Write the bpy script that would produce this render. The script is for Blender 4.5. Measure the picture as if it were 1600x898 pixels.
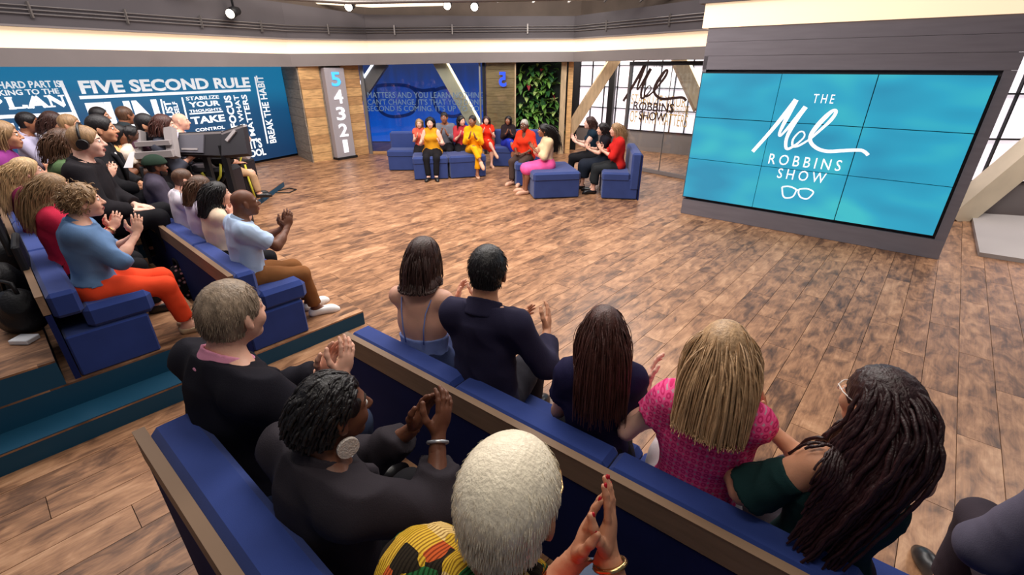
import bpy, math, random
import numpy as np
from mathutils import Vector, Matrix

for _o in list(bpy.data.objects):
    bpy.data.objects.remove(_o)
S = bpy.context.scene
COL = S.collection
R = math.radians
random.seed(7)
RNG = np.random.default_rng(7)

# ------------------------------------------------------------------ camera
F_PX, CAM_H = 725.0, 2.05
PITCH = math.atan(344 / 725.0)
cam = bpy.data.objects.new('camera', bpy.data.cameras.new('camera'))
COL.objects.link(cam)
cam.data.sensor_width = 36.0
cam.data.lens = F_PX / 1600 * 36.0
cam.data.clip_start = 0.05
cam.location = (0, 0, CAM_H)
cam.rotation_euler = (math.pi / 2 - PITCH, 0, 0)
S.camera = cam

# ------------------------------------------------------------------ world
def srgb(r, g, b):
    f = lambda c: c / 12.92 if c <= .04045 else ((c + .055) / 1.055) ** 2.4
    return (f(r / 255), f(g / 255), f(b / 255), 1.0)

W = bpy.data.worlds.new('studio_air')
S.world = W
W.use_nodes = True
W.node_tree.nodes['Background'].inputs[0].default_value = (.80, .86, 1.0, 1)
W.node_tree.nodes['Background'].inputs[1].default_value = .12

# ------------------------------------------------------------------ studio lights (overhead grid), then added fill lights
def area(name, loc, target, sx, sy, power, color=(1, .95, .9)):
    d = bpy.data.lights.new(name, 'AREA')
    d.shape = 'RECTANGLE'; d.size = sx; d.size_y = sy; d.energy = power; d.color = color
    o = bpy.data.objects.new(name, d); COL.objects.link(o)
    o.location = loc
    o.rotation_euler = (Vector(target) - Vector(loc)).to_track_quat('-Z', 'Y').to_euler()
    return o
area('stage_light', (-1.0, 6.8, 5.2), (-.8, 6.6, 0), 5.0, 4.0, 400, (1, .93, .88))
area('key_light', (3.0, 10.5, 5.4), (-1.5, 4.5, .8), 3.0, 1.6, 260, (1, .94, .90))
area('group_light', (-1.5, 4.0, 4.8), (0, 9.8, 1.0), 3.0, 1.2, 240, (1, .95, .91))
area('house_light', (-4.6, 4.4, 4.6), (-4.6, 6.4, .9), 3.0, 3.0, 150, (1, .93, .9))
area('audience_light', (.6, 3.0, 4.4), (.1, .9, 1.1), 2.2, 1.2, 55, (1, .92, .82))
area('audience_top_light', (.1, .5, 4.2), (.1, .9, 1.0), 1.4, .8, 34, (1, .90, .78))
area('back_bay_fill', (2.5, 12.1, 3.0), (3.2, 13.4, .2), 2.0, .8, 130, (1, .90, .78))  # added fill for the bay behind the right-hand glass, no visible source
area('column_fill', (-3.6, 9.6, 4.2), (-4.2, 12.0, 1.1), 1.6, .8, 70, (1, .90, .78))  # added fill to brighten the timber column
area('plant_fill', (.7, 10.6, 3.3), (.65, 12.75, 1.2), 1.0, .5, 34, (1, .95, .86))  # added fill so the leaves come up brighter, no fixture of its own
area('side_fill', (7.2, 4.6, 4.6), (7.4, 6.4, .5), 2.0, 1.4, 190, (1, .94, .9))  # added fill for the knee wall, beam and mat at far right

vs = S.view_settings
vs.view_transform = 'Standard'; vs.look = 'None'; vs.gamma = 1.0
vs.use_curve_mapping = False
vs.exposure = 0.0

# ------------------------------------------------------------------ camera-geometry helpers (pixel of the photograph -> point in the world)
CP, SP = math.cos(PITCH), math.sin(PITCH)
def ray(x, y):
    a = (x - 800) / F_PX; b = (449 - y) / F_PX
    return Vector((a, CP + b * SP, -SP + b * CP))
def at(x, y, z=0.0):
    r = ray(x, y); t = (z - CAM_H) / r.z
    return Vector((r.x * t, r.y * t, z))
def at_depth(x, y, d):
    r = ray(x, y); return Vector((r.x * d, r.y * d, CAM_H + r.z * d))
class Plane:
    """a vertical plane through two floor points; maps a pixel to (u, z) and (u, z) to the world"""
    def __init__(s, a, b, off=0.0):
        s.a = Vector((a[0], a[1], 0)); d = Vector((b[0] - a[0], b[1] - a[1], 0))
        s.len = d.length; s.u = d.normalized(); s.n = Vector((s.u.y, -s.u.x, 0))
        s.a = s.a + s.n * off
    def uz(s, x, y):
        r = ray(x, y); o = Vector((0, 0, CAM_H))
        t = (s.a - o).dot(s.n) / r.dot(s.n); p = o + r * t
        return (p - s.a).dot(s.u), p.z
    def pt(s, u, z, off=0.0):
        p = s.a + s.u * u + s.n * off
        return Vector((p.x, p.y, z))
    def mat(s, u=0, z=0, off=0.0):
        """local x = along the wall, local y = up, local z = towards the viewer"""
        p = s.pt(u, z, off); m = Matrix.Identity(4)
        m.col[0].xyz = s.u; m.col[1].xyz = (0, 0, 1); m.col[2].xyz = s.n; m.col[3].xyz = p
        return m

# ------------------------------------------------------------------ materials
MATS = {}
def mat(name, base=(128, 128, 128), rough=.7, spec=.3, metal=0.0, noise=None, bump=None, emit=None, sheen=0.0, coat=0.0, lin=None, alpha=None):
    """procedural principled material. noise=(scale, amount[, stretch xyz]); bump=(scale, strength)"""
    if name in MATS: return MATS[name]
    m = bpy.data.materials.new(name); m.use_nodes = True
    nt = m.node_tree; N = nt.nodes; L = nt.links
    b = N['Principled BSDF']
    c = srgb(*base) if lin is None else (*lin, 1)
    b.inputs['Base Color'].default_value = c
    b.inputs['Roughness'].default_value = rough
    b.inputs['Specular IOR Level'].default_value = spec
    b.inputs['Metallic'].default_value = metal
    b.inputs['Sheen Weight'].default_value = sheen
    b.inputs['Coat Weight'].default_value = coat
    if emit:
        b.inputs['Emission Color'].default_value = srgb(*emit[0]); b.inputs['Emission Strength'].default_value = emit[1]
    if noise or bump:
        tc = N.new('ShaderNodeTexCoord'); mp = N.new('ShaderNodeMapping'); L.new(tc.outputs['Object'], mp.inputs[0])
        if noise and len(noise) > 2: mp.inputs['Scale'].default_value = noise[2]
    if noise:
        t = N.new('ShaderNodeTexNoise'); t.inputs['Scale'].default_value = noise[0]; t.inputs['Detail'].default_value = 4
        L.new(mp.outputs[0], t.inputs['Vector'])
        cr = N.new('ShaderNodeValToRGB'); k = noise[1]
        cr.color_ramp.elements[0].position = .3; cr.color_ramp.elements[1].position = .7
        cr.color_ramp.elements[0].color = (c[0] * (1 - k), c[1] * (1 - k), c[2] * (1 - k), 1)
        cr.color_ramp.elements[1].color = (min(1, c[0] * (1 + k)), min(1, c[1] * (1 + k)), min(1, c[2] * (1 + k)), 1)
        L.new(t.outputs['Fac'], cr.inputs[0]); L.new(cr.outputs[0], b.inputs['Base Color'])
    if bump:
        t2 = N.new('ShaderNodeTexNoise'); t2.inputs['Scale'].default_value = bump[0]; t2.inputs['Detail'].default_value = 3
        L.new(mp.outputs[0], t2.inputs['Vector'])
        bp = N.new('ShaderNodeBump'); bp.inputs['Strength'].default_value = bump[1]; bp.inputs['Distance'].default_value = .02
        L.new(t2.outputs['Fac'], bp.inputs['Height']); L.new(bp.outputs[0], b.inputs['Normal'])
    MATS[name] = m
    return m
def cloth(name, rgb, k=.12, rough=.85, sheen=.0):
    return mat(name, rgb, rough=rough, spec=.15, noise=(9, k), bump=(260, .12), sheen=sheen)
def skin(name, rgb):
    if name in MATS: return MATS[name]
    m = mat(name, rgb, rough=.48, spec=.35, noise=(14, .07), bump=(140, .05))
    b = m.node_tree.nodes['Principled BSDF']
    b.inputs['Subsurface Weight'].default_value = .08
    b.inputs['Subsurface Radius'].default_value = (.012, .005, .003)
    return m
def hairmat(name, rgb, rough=.42, k=.35):
    return mat(name, rgb, rough=rough, spec=.4, noise=(60, k, (1, 1, .12)), bump=(160, .25))

# ------------------------------------------------------------------ mesh building
def mesh_np(name, V, Q, smooth=True):
    """numpy verts + quads (or tris) -> mesh"""
    me = bpy.data.meshes.new(name)
    n, k = len(Q), Q.shape[1]
    me.vertices.add(len(V)); me.vertices.foreach_set('co', np.ascontiguousarray(V, dtype=np.float32).ravel())
    me.loops.add(n * k); me.loops.foreach_set('vertex_index', np.ascontiguousarray(Q, dtype=np.int32).ravel())
    me.polygons.add(n); me.polygons.foreach_set('loop_start', np.arange(0, n * k, k, dtype=np.int32))
    me.polygons.foreach_set('use_smooth', np.full(n, smooth, dtype=bool))
    me.update(calc_edges=True)
    return me
class MB:
    """collects boxes, bars, tubes, prisms and lofts into one mesh"""
    def __init__(s): s.v = []; s.f = []; s.sm = []
    def _add(s, v, f, sm=False):
        o = len(s.v); s.v += [tuple(p) for p in v]; s.f += [tuple(i + o for i in q) for q in f]; s.sm += [sm] * len(f)
    def hexa(s, P):
        s._add(P, [(0, 3, 2, 1), (4, 5, 6, 7), (0, 1, 5, 4), (1, 2, 6, 5), (2, 3, 7, 6), (3, 0, 4, 7)]); return s
    def box(s, c, d, M=None, bev=0.0):
        hx, hy, hz = d[0] / 2, d[1] / 2, d[2] / 2
        if bev <= 0:
            P = [Vector((c[0] + sx * hx, c[1] + sy * hy, c[2] + sz * hz)) for sz in (-1, 1) for sx, sy in ((-1, -1), (1, -1), (1, 1), (-1, 1))]
            if M: P = [M @ p for p in P]
            s.hexa(P); return s
        b = min(bev, hx * .95, hy * .95, hz * .95)   # chamfered box: three point sets
        pts = {}; V = []
        for sx in (-1, 1):
            for sy in (-1, 1):
                for sz in (-1, 1):
                    for ax in range(3):
                        q = [sx * (hx - b), sy * (hy - b), sz * (hz - b)]
                        q[ax] = (sx * hx, sy * hy, sz * hz)[ax]
                        pts[sx, sy, sz, ax] = len(V); V.append(Vector((c[0] + q[0], c[1] + q[1], c[2] + q[2])))
        Fc = []
        for sg in (-1, 1):
            g = lambda a, b_, ax: pts[(sg, a, b_, 0) if ax == 0 else (a, sg, b_, 1) if ax == 1 else (a, b_, sg, 2)]
            for ax in range(3):
                q = [g(-1, -1, ax), g(1, -1, ax), g(1, 1, ax), g(-1, 1, ax)]
                if (sg > 0) == (ax == 1): q.reverse()
                Fc.append(q)
        for sa in (-1, 1):
            for sb in (-1, 1):
                q = [pts[sa, sb, -1, 0], pts[sa, sb, 1, 0], pts[sa, sb, 1, 1], pts[sa, sb, -1, 1]]; Fc.append(q if sa * sb < 0 else q[::-1])
                q = [pts[sa, -1, sb, 0], pts[sa, 1, sb, 0], pts[sa, 1, sb, 2], pts[sa, -1, sb, 2]]; Fc.append(q if sa * sb > 0 else q[::-1])
                q = [pts[-1, sa, sb, 1], pts[1, sa, sb, 1], pts[1, sa, sb, 2], pts[-1, sa, sb, 2]]; Fc.append(q if sa * sb < 0 else q[::-1])
        for sx in (-1, 1):
            for sy in (-1, 1):
                for sz in (-1, 1):
                    q = [pts[sx, sy, sz, 0], pts[sx, sy, sz, 1], pts[sx, sy, sz, 2]]
                    Fc.append(q if sx * sy * sz > 0 else q[::-1])
        if M: V = [M @ p for p in V]
        s._add(V, Fc); return s
    def bar(s, a, b, w, h=None, up=(0, 0, 1)):
        """rectangular bar from a to b"""
        a, b = Vector(a), Vector(b); h = h or w; t = (b - a).normalized(); u = Vector(up)
        if abs(t.dot(u)) > .99: u = Vector((0, 1, 0))
        x = t.cross(u).normalized() * w / 2; y = x.cross(t).normalized() * h / 2
        s.hexa([a - x - y, a + x - y, a + x + y, a - x + y, b - x - y, b + x - y, b + x + y, b - x + y]); return s
    def tube(s, P, r, n=8, caps=True, flat=None):
        P = [Vector(p) for p in P]; r = r if hasattr(r, '__len__') else [r] * len(P)
        rings = []; ref = None
        for i, p in enumerate(P):
            t = (P[min(i + 1, len(P) - 1)] - P[max(i - 1, 0)]).normalized()
            if ref is None: ref = Vector((0, 0, 1)) if abs(t.z) < .9 else Vector((1, 0, 0))
            x = t.cross(ref).normalized(); y = x.cross(t).normalized(); ref = y
            rings.append([p + (x * math.cos(2 * math.pi * k / n) + y * math.sin(2 * math.pi * k / n)) * r[i] for k in range(n)])
        V = [q for g in rings for q in g]
        Fc = [(i * n + k, i * n + (k + 1) % n, (i + 1) * n + (k + 1) % n, (i + 1) * n + k) for i in range(len(P) - 1) for k in range(n)]
        k0 = len(Fc)
        if caps: Fc += [tuple(range(n))[::-1], tuple(range((len(P) - 1) * n, len(P) * n))]
        s._add(V, Fc, True); s.sm[-(len(Fc) - k0) or len(s.sm):] = [False] * (len(Fc) - k0); return s
    def prism(s, poly, M, z0, z1):
        """polygon (x, y) extruded z0..z1 in matrix M"""
        n = len(poly)
        V = [M @ Vector((x, y, z0)) for x, y in poly] + [M @ Vector((x, y, z1)) for x, y in poly]
        Fc = [tuple(range(n))[::-1], tuple(range(n, 2 * n))] + [(i, (i + 1) % n, n + (i + 1) % n, n + i) for i in range(n)]
        s._add(V, Fc); return s
    def mesh(s, name):
        me = bpy.data.meshes.new(name); me.from_pydata(s.v, [], s.f)
        me.polygons.foreach_set('use_smooth', s.sm); me.update(); return me
    def build(s, name, m, parent=None):
        return link(name, s.mesh(name), m, parent)
def link(name, me, m, parent=None):
    o = bpy.data.objects.new(name, me); COL.objects.link(o)
    if m is not None and me is not None and len(me.materials) == 0: me.materials.append(m)
    if parent is not None: o.parent = parent; o.matrix_parent_inverse = Matrix.Identity(4)
    return o
def tag(o, label=None, cat=None, group=None, kind=None):
    if label: o['label'] = label
    if cat: o['category'] = cat
    if group: o['group'] = group
    if kind: o['kind'] = kind
    return o
def thing(name, label, cat, loc=(0, 0, 0), az=0.0, group=None):
    o = bpy.data.objects.new(name, None); COL.objects.link(o)
    o.empty_display_size = .1
    o.location = loc; o.rotation_euler = (0, 0, -R(az))
    return tag(o, label, cat, group)
def struct(name, m, mb, parent=None):
    o = mb.build(name, m, parent)
    if parent is None: o['kind'] = 'structure'
    return o
def copy_tree(o, parent=None):
    c = o.copy(); COL.objects.link(c)
    if parent is not None: c.parent = parent
    for ch in list(o.children): copy_tree(ch, c)
    return c
def world_to(o, M=None):
    """matrix that takes world coordinates into the frame of an (unparented) thing"""
    return (Matrix.Translation(o.location) @ o.rotation_euler.to_matrix().to_4x4()).inverted()

# lettering: built-in font, fitted into a box on a plane
def lettering(txt, M, x0, y0, x1, y1, bold=0.0, rot=0, depth=.004, spacing=1.0, name='lettering', m=None, parent=None, Minv=None):
    c = bpy.data.curves.new('txt', 'FONT'); c.body = txt; c.offset = bold; c.space_character = spacing; c.resolution_u = 3
    c.extrude = .01
    t = bpy.data.objects.new('txt', c)
    me = bpy.data.meshes.new_from_object(t)
    bpy.data.objects.remove(t); bpy.data.curves.remove(c)
    n = len(me.vertices); V = np.zeros(n * 3, dtype=np.float32); me.vertices.foreach_get('co', V); V = V.reshape(-1, 3)
    if rot == 90: V = np.stack([-V[:, 1], V[:, 0], V[:, 2]], 1)
    if rot == -90: V = np.stack([V[:, 1], -V[:, 0], V[:, 2]], 1)
    lo, hi = V.min(0), V.max(0)
    V[:, 0] = x0 + (V[:, 0] - lo[0]) / (hi[0] - lo[0]) * (x1 - x0)
    V[:, 1] = y0 + (V[:, 1] - lo[1]) / (hi[1] - lo[1]) * (y1 - y0)
    V[:, 2] = (V[:, 2] - lo[2]) / (hi[2] - lo[2]) * depth
    T = np.array((Minv @ M) if Minv else M)
    V = V @ T[:3, :3].T + T[:3, 3]
    me.vertices.foreach_set('co', V.astype(np.float32).ravel()); me.update()
    me.materials.clear(); me.name = name
    return link(name, me, m, parent)
def stroke(mb, P, w, M, z=.004):
    """flat ribbon pen stroke through 2-D points (Catmull-Rom), width per point"""
    P = [Vector((p[0], p[1])) for p in P]; w = w if hasattr(w, '__len__') else [w] * len(P)
    pts = []; ws = []
    for i in range(len(P) - 1):
        p0, p1, p2, p3 = P[max(i - 1, 0)], P[i], P[i + 1], P[min(i + 2, len(P) - 1)]
        for k in range(6):
            t = k / 6
            pts.append(.5 * ((2 * p1) + (p2 - p0) * t + (2 * p0 - 5 * p1 + 4 * p2 - p3) * t * t + (3 * p1 - p0 - 3 * p2 + p3) * t ** 3))
            ws.append(w[i] * (1 - t) + w[i + 1] * t)
    pts.append(P[-1]); ws.append(w[-1])
    V = []
    for i, p in enumerate(pts):
        d = pts[min(i + 1, len(pts) - 1)] - pts[max(i - 1, 0)]
        d = d.normalized() if d.length > 1e-9 else Vector((1, 0))
        q = Vector((-d.y, d.x)) * ws[i] / 2
        for s_ in (1, -1):
            V.append(M @ Vector((p.x + s_ * q.x, p.y + s_ * q.y, 0)))
            V.append(M @ Vector((p.x + s_ * q.x, p.y + s_ * q.y, z)))
    Fc = []
    for i in range(len(pts) - 1):
        a = 4 * i; b = a + 4
        Fc += [(a + 1, a + 3, b + 3, b + 1), (a, b, b + 2, a + 2), (a, a + 1, b + 1, b), (a + 2, b + 2, b + 3, a + 3)]
    Fc += [(0, 2, 3, 1)]; a = 4 * (len(pts) - 1); Fc += [(a, a + 1, a + 3, a + 2)]
    mb._add(V, Fc)

# ================================================================== THE SETTING
AZ_A = 41.5                                   # planks run along A; the benches and the video wall along B
A_ = Vector((math.sin(R(AZ_A)), math.cos(R(AZ_A)), 0)); B_ = Vector((A_.y, -A_.x, 0))
PW, PL, GAP = .20, 1.22, .0035

def wood_floor_mat():
    m = bpy.data.materials.new('wood_plank_floor'); m.use_nodes = True
    nt = m.node_tree; N = nt.nodes; L = nt.links; bs = N['Principled BSDF']
    geo = N.new('ShaderNodeNewGeometry')
    def mth(op, a, b=None):
        n = N.new('ShaderNodeMath'); n.operation = op
        for i, q in enumerate((a, b)):
            if q is None: continue
            if isinstance(q, (int, float)): n.inputs[i].default_value = q
            else: L.new(q, n.inputs[i])
        return n.outputs[0]
    def dot(v):
        n = N.new('ShaderNodeVectorMath'); n.operation = 'DOT_PRODUCT'; L.new(geo.outputs['Position'], n.inputs[0]); n.inputs[1].default_value = v; return n.outputs['Value']
    u, v = dot(B_), dot(A_)
    row = mth('FLOOR', mth('DIVIDE', u, PW))
    off = mth('MULTIPLY', mth('FRACT', mth('ADD', mth('MULTIPLY', row, .382), 100.0)), PL)
    colm = mth('FLOOR', mth('DIVIDE', mth('ADD', v, off), PL))
    cell = N.new('ShaderNodeCombineXYZ'); L.new(row, cell.inputs[0]); L.new(colm, cell.inputs[1])
    wn = N.new('ShaderNodeTexWhiteNoise'); wn.noise_dimensions = '2D'; L.new(cell.outputs[0], wn.inputs['Vector'])
    # grain coordinates: stretched along the plank, shifted from plank to plank
    def noise(su, sv, det, seed, rough=.55, dist=0.0):
        cx = N.new('ShaderNodeCombineXYZ')
        L.new(mth('MULTIPLY', u, su), cx.inputs[0]); L.new(mth('MULTIPLY', v, sv), cx.inputs[1])
        L.new(mth('ADD', mth('MULTIPLY', wn.outputs['Value'], 37.0), seed), cx.inputs[2])
        t = N.new('ShaderNodeTexNoise'); t.inputs['Scale'].default_value = 1; t.inputs['Detail'].default_value = det; t.inputs['Roughness'].default_value = rough
        t.inputs['Distortion'].default_value = dist
        L.new(cx.outputs[0], t.inputs['Vector']); return t.outputs['Fac']
    blot = noise(11, 4.2, 4, 0, .62, .6)
    grain = noise(75, 5, 3, 5, .6, .4)
    ramp = N.new('ShaderNodeValToRGB'); e = ramp.color_ramp.elements
    e[0].position = .30; e[0].color = srgb(77, 54, 42); e[1].position = .76; e[1].color = srgb(204, 160, 124)
    for p, c in ((.41, (113, 80, 59)), (.50, (147, 106, 77)), (.60, (173, 128, 94))):
        n = e.new(p); n.color = srgb(*c)
    tone = mth('ADD', mth('ADD', mth('MULTIPLY', blot, .78), mth('MULTIPLY', grain, .26)), mth('MULTIPLY', mth('SUBTRACT', wn.outputs['Value'], .58), .12))
    L.new(tone, ramp.inputs[0])
    # knots: small dark rings, a few per plank
    kx = N.new('ShaderNodeCombineXYZ'); L.new(mth('MULTIPLY', u, 9.0), kx.inputs[0]); L.new(mth('MULTIPLY', v, 4.2), kx.inputs[1])
    vo = N.new('ShaderNodeTexVoronoi'); vo.inputs['Scale'].default_value = .55; L.new(kx.outputs[0], vo.inputs['Vector'])
    kr = N.new('ShaderNodeValToRGB'); ke = kr.color_ramp.elements
    ke[0].position = .03; ke[0].color = (.35, .35, .35, 1); ke[1].position = .13; ke[1].color = (1, 1, 1, 1)
    L.new(vo.outputs['Distance'], kr.inputs[0])
    mx = N.new('ShaderNodeMix'); mx.data_type = 'RGBA'; mx.blend_type = 'MULTIPLY'; mx.inputs[0].default_value = .7
    L.new(ramp.outputs[0], mx.inputs[6]); L.new(kr.outputs[0], mx.inputs[7])
    L.new(mx.outputs[2], bs.inputs['Base Color'])
    bs.inputs['Roughness'].default_value = .36; bs.inputs['Specular IOR Level'].default_value = .38
    rr = N.new('ShaderNodeMapRange'); L.new(grain, rr.inputs[0]); rr.inputs[3].default_value = .28; rr.inputs[4].default_value = .50
    L.new(rr.outputs[0], bs.inputs['Roughness'])
    bp = N.new('ShaderNodeBump'); bp.inputs['Strength'].default_value = .22; bp.inputs['Distance'].default_value = .004
    L.new(tone, bp.inputs['Height']); L.new(bp.outputs[0], bs.inputs['Normal'])
    return m
M_FLOOR = wood_floor_mat()
M_GAP = mat('floor_joint', (46, 32, 24), rough=.9)
M_GREYB = mat('grey_stained_board', (112, 105, 108), rough=.7, noise=(3, .10, (1, 1, 8)), bump=(40, .1))
M_SURR = mat('grey_laminate', (112, 107, 114), rough=.55, noise=(2.5, .07, (1, 1, 10)))
M_FASC = mat('grey_fascia', (122, 114, 113), rough=.6, noise=(2, .05))
M_UPPER = mat('upper_wall_grey', (80, 75, 78), rough=.8, noise=(1.2, .10))
M_PIPE = mat('pipe_steel', (120, 114, 112), rough=.4, metal=.6)
M_COVE = mat('cove_light', (250, 225, 195), rough=.8, emit=((255, 226, 188), .66))
M_BEAMP = mat('painted_beam', (206, 198, 172), rough=.6, noise=(3, .08))
M_ORANGE = mat('reclaimed_timber', (200, 158, 108), rough=.7, noise=(5, .28, (1, 1, 6)), bump=(50, .2))
M_ORANGE2 = mat('reclaimed_timber_dark', (178, 136, 92), rough=.7, noise=(5, .28, (1, 1, 6)), bump=(50, .2))
M_STONE = mat('grey_brown_timber', (146, 132, 116), rough=.75, noise=(5, .22, (1, 1, 6)), bump=(50, .2))
M_BEAM = mat('pale_timber_beam', (188, 164, 132), rough=.7, noise=(4, .18, (6, 1, 1)), bump=(40, .15))
M_PIER = mat('pier_timber', (170, 144, 104), rough=.7, noise=(5, .22, (1, 1, 6)), bump=(50, .2))
M_TOPW = mat('top_wall_brown', (82, 70, 62), rough=.8, noise=(1.5, .2))
M_BLACK = mat('black_metal', (26, 25, 28), rough=.5)
M_DARK = mat('dark_void', (20, 19, 24), rough=.9)
M_TEAL = mat('teal_riser', (22, 70, 96), rough=.55, noise=(2, .08))
M_WHITE = mat('white_paint', (236, 236, 240), rough=.5)
M_LETTER = mat('screen_white', (240, 244, 248), rough=.5, emit=((238, 244, 250), .75))
M_PANE = mat('backlit_panel', (235, 228, 236), rough=.6, emit=((250, 240, 250), .80))
M_STEEL = mat('brushed_steel', (150, 150, 152), rough=.35, metal=.8)
M_GLASS = None
def glass_mat():
    m = bpy.data.materials.new('clear_glass'); m.use_nodes = True
    nt = m.node_tree; N = nt.nodes; L = nt.links; N.remove(N['Principled BSDF'])
    tr = N.new('ShaderNodeBsdfTransparent'); tr.inputs[0].default_value = (.93, .95, .95, 1)
    gl = N.new('ShaderNodeBsdfGlossy'); gl.inputs['Roughness'].default_value = .03
    fr = N.new('ShaderNodeFresnel'); fr.inputs[0].default_value = 1.45
    mx = N.new('ShaderNodeMixShader'); L.new(fr.outputs[0], mx.inputs[0]); L.new(tr.outputs[0], mx.inputs[1]); L.new(gl.outputs[0], mx.inputs[2])
    L.new(mx.outputs[0], N['Material Output'].inputs[0]); return m
M_GLASS = glass_mat()

# ---- floor: slab + planks (the 300 largest in the picture singly, the rest joined)
floor = struct('floor', M_GAP, MB().box((0, 8, -.06), (26, 26, .09)))
plank_me = MB().box((0, 0, -.006), (PW - GAP, PL - GAP, .012)).mesh('plank'); plank_me.materials.append(M_FLOOR)
def plank_cells(xmin, xmax, ymin, ymax):
    us = [Vector((x, y, 0)).dot(B_) for x in (xmin, xmax) for y in (ymin, ymax)]; vs_ = [Vector((x, y, 0)).dot(A_) for x in (xmin, xmax) for y in (ymin, ymax)]
    for r in range(math.floor(min(us) / PW), math.ceil(max(us) / PW) + 1):
        off = ((r * .382 + 100.0) % 1.0) * PL
        for c in range(math.floor((min(vs_) + off) / PL) - 1, math.ceil((max(vs_) + off) / PL) + 1):
            p = B_ * ((r + .5) * PW) + A_ * ((c + .5) * PL - off)
            if xmin < p.x < xmax and ymin < p.y < ymax: yield p
def project(p):
    z = p.z - CAM_H; d = p.y * CP - z * SP
    return (800 + F_PX * p.x / max(d, .01), 449 - F_PX * (p.y * SP + z * CP) / max(d, .01), d)
cells = []
R1N = Vector((.57, .82, 0)); R1P = Vector((-.97, 2.33, 0))
for p in plank_cells(-9.5, 11, .2, 17.5):
    q = project(p); vis = q[2] > .3 and -40 < q[0] < 1640 and 0 < q[1] < 960
    hidden = (p - R1P).dot(R1N) < .3 and p.x > -1.3            # under the right-hand benches
    hidden = hidden or ((p - Vector((-1.3, 3.55, 0))).dot(B_) < 0 and (p - Vector((-1.3, 3.55, 0))).dot(A_) < .1)   # under the platforms
    size = 1 / q[2] ** 3 if vis and not hidden else 0
    if hidden and p.x < -1.3: hidden = (p - Vector((-1.3, 3.55, 0))).dot(B_) < -.3
    cells.append((size, p, hidden))
cells.sort(key=lambda c: -c[0])
rest = MB(); rz = Matrix.Rotation(-R(AZ_A), 4, 'Z')
for i, (sz, p, hid) in enumerate(cells):
    M = Matrix.Translation(p) @ rz
    if i < 300 and sz > 0:
        o = bpy.data.objects.new('plank', plank_me); COL.objects.link(o); o.parent = floor; o.matrix_local = M
    else:
        rest.box((0, 0, -.006), (PW - GAP, PL - GAP, .012), M)
o = rest.build('planks', M_FLOOR, floor); o['kind'] = 'stuff'

# ---- boards on a wall, each a part
def boards(pl, u0, u1, z0, z1, n, m, parent, off=.0, thick=.02, name='board', gap=.006, mats=None):
    h = (z1 - z0) / n; prd = .004 if gap > .004 else .001
    for i in range(n):
        mb = MB(); mm = (mats[(i * 7 + 3) % len(mats)] if mats else m)
        mb.box(((u0 + u1) / 2, z0 + h * (i + .5), off + thick / 2 + prd * ((i * 5) % 3)), (u1 - u0, h - gap, thick), pl.mat())
        mb.build(name, mm, parent)

# ---- left wall: LED wall of slogans
E_TW = Vector((-5.50, 12.22, 0)); TWd = Vector((.42, .906, 0)).normalized()
TW = Plane(E_TW - TWd * 7.2, E_TW)
wl = struct('wall_left', M_DARK, MB().box((1.6, 1.5, -.16), (11.4, 3.0, .2), TW.mat()))
def led_mat():
    m = bpy.data.materials.new('led_wall_blue'); m.use_nodes = True
    nt = m.node_tree; N = nt.nodes; L = nt.links; b = N['Principled BSDF']
    tc = N.new('ShaderNodeTexCoord'); sp = N.new('ShaderNodeSeparateXYZ'); L.new(tc.outputs['UV'], sp.inputs[0])
    n = N.new('ShaderNodeTexNoise'); n.inputs['Scale'].default_value = 2.2; n.inputs['Detail'].default_value = 1; L.new(tc.outputs['UV'], n.inputs['Vector'])
    mp = N.new('ShaderNodeMath'); mp.operation = 'MULTIPLY_ADD'; L.new(n.outputs['Fac'], mp.inputs[0]); mp.inputs[1].default_value = .35; L.new(sp.outputs[1], mp.inputs[2])
    cr = N.new('ShaderNodeValToRGB'); e = cr.color_ramp.elements
    e[0].position = .2; e[0].color = srgb(16, 58, 98); e[1].position = 1.12 - .05; e[1].color = srgb(30, 116, 160)
    q = e.new(.7); q.color = srgb(20, 82, 126)
    L.new(mp.outputs[0], cr.inputs[0])
    b.inputs['Base Color'].default_value = (.004, .006, .01, 1); b.inputs['Roughness'].default_value = .5
    L.new(cr.outputs[0], b.inputs['Emission Color']); b.inputs['Emission Strength'].default_value = .92
    return m
def uv_quad(name, M, x0, y0, x1, y1, m, parent=None, thick=.03):
    """a thin box whose front face carries 0..1 UVs"""
    mb = MB().box(((x0 + x1) / 2, (y0 + y1) / 2, -thick / 2), (x1 - x0, y1 - y0, thick))
    me = mb.mesh(name); uv = me.uv_layers.new(name='UVMap')
    for l in me.loops:
        c = me.vertices[l.vertex_index].co
        uv.data[l.index].uv = ((c.x - x0) / (x1 - x0), (c.y - y0) / (y1 - y0))
    me.transform(M); return link(name, me, m, parent)
led = uv_quad('led_screen', TW.mat(0, 0, .0), -4.0, .06, 7.2, 2.12, led_mat(), wl)
def tbox(pl, M, parent, txt, x0, y0, x1, y1, m, bold=.02, **k):
    """fit lettering between two photograph pixels (lower-left, upper-right) of a wall plane"""
    a = pl.uz(x0, y0); b = pl.uz(x1, y1)
    return lettering(txt, M, a[0], a[1], b[0], b[1], bold=bold, m=m, parent=parent, **k)
TM = TW.mat(0, 0, .004)
def tbar(pl, M, parent, x0, y0, x1, y1, w, m):
    a = pl.uz(x0, y0); b = pl.uz(x1, y1); mb = MB(); stroke(mb, [a, b], w, M, .006); mb.build('rule_line', m, parent)
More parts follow.
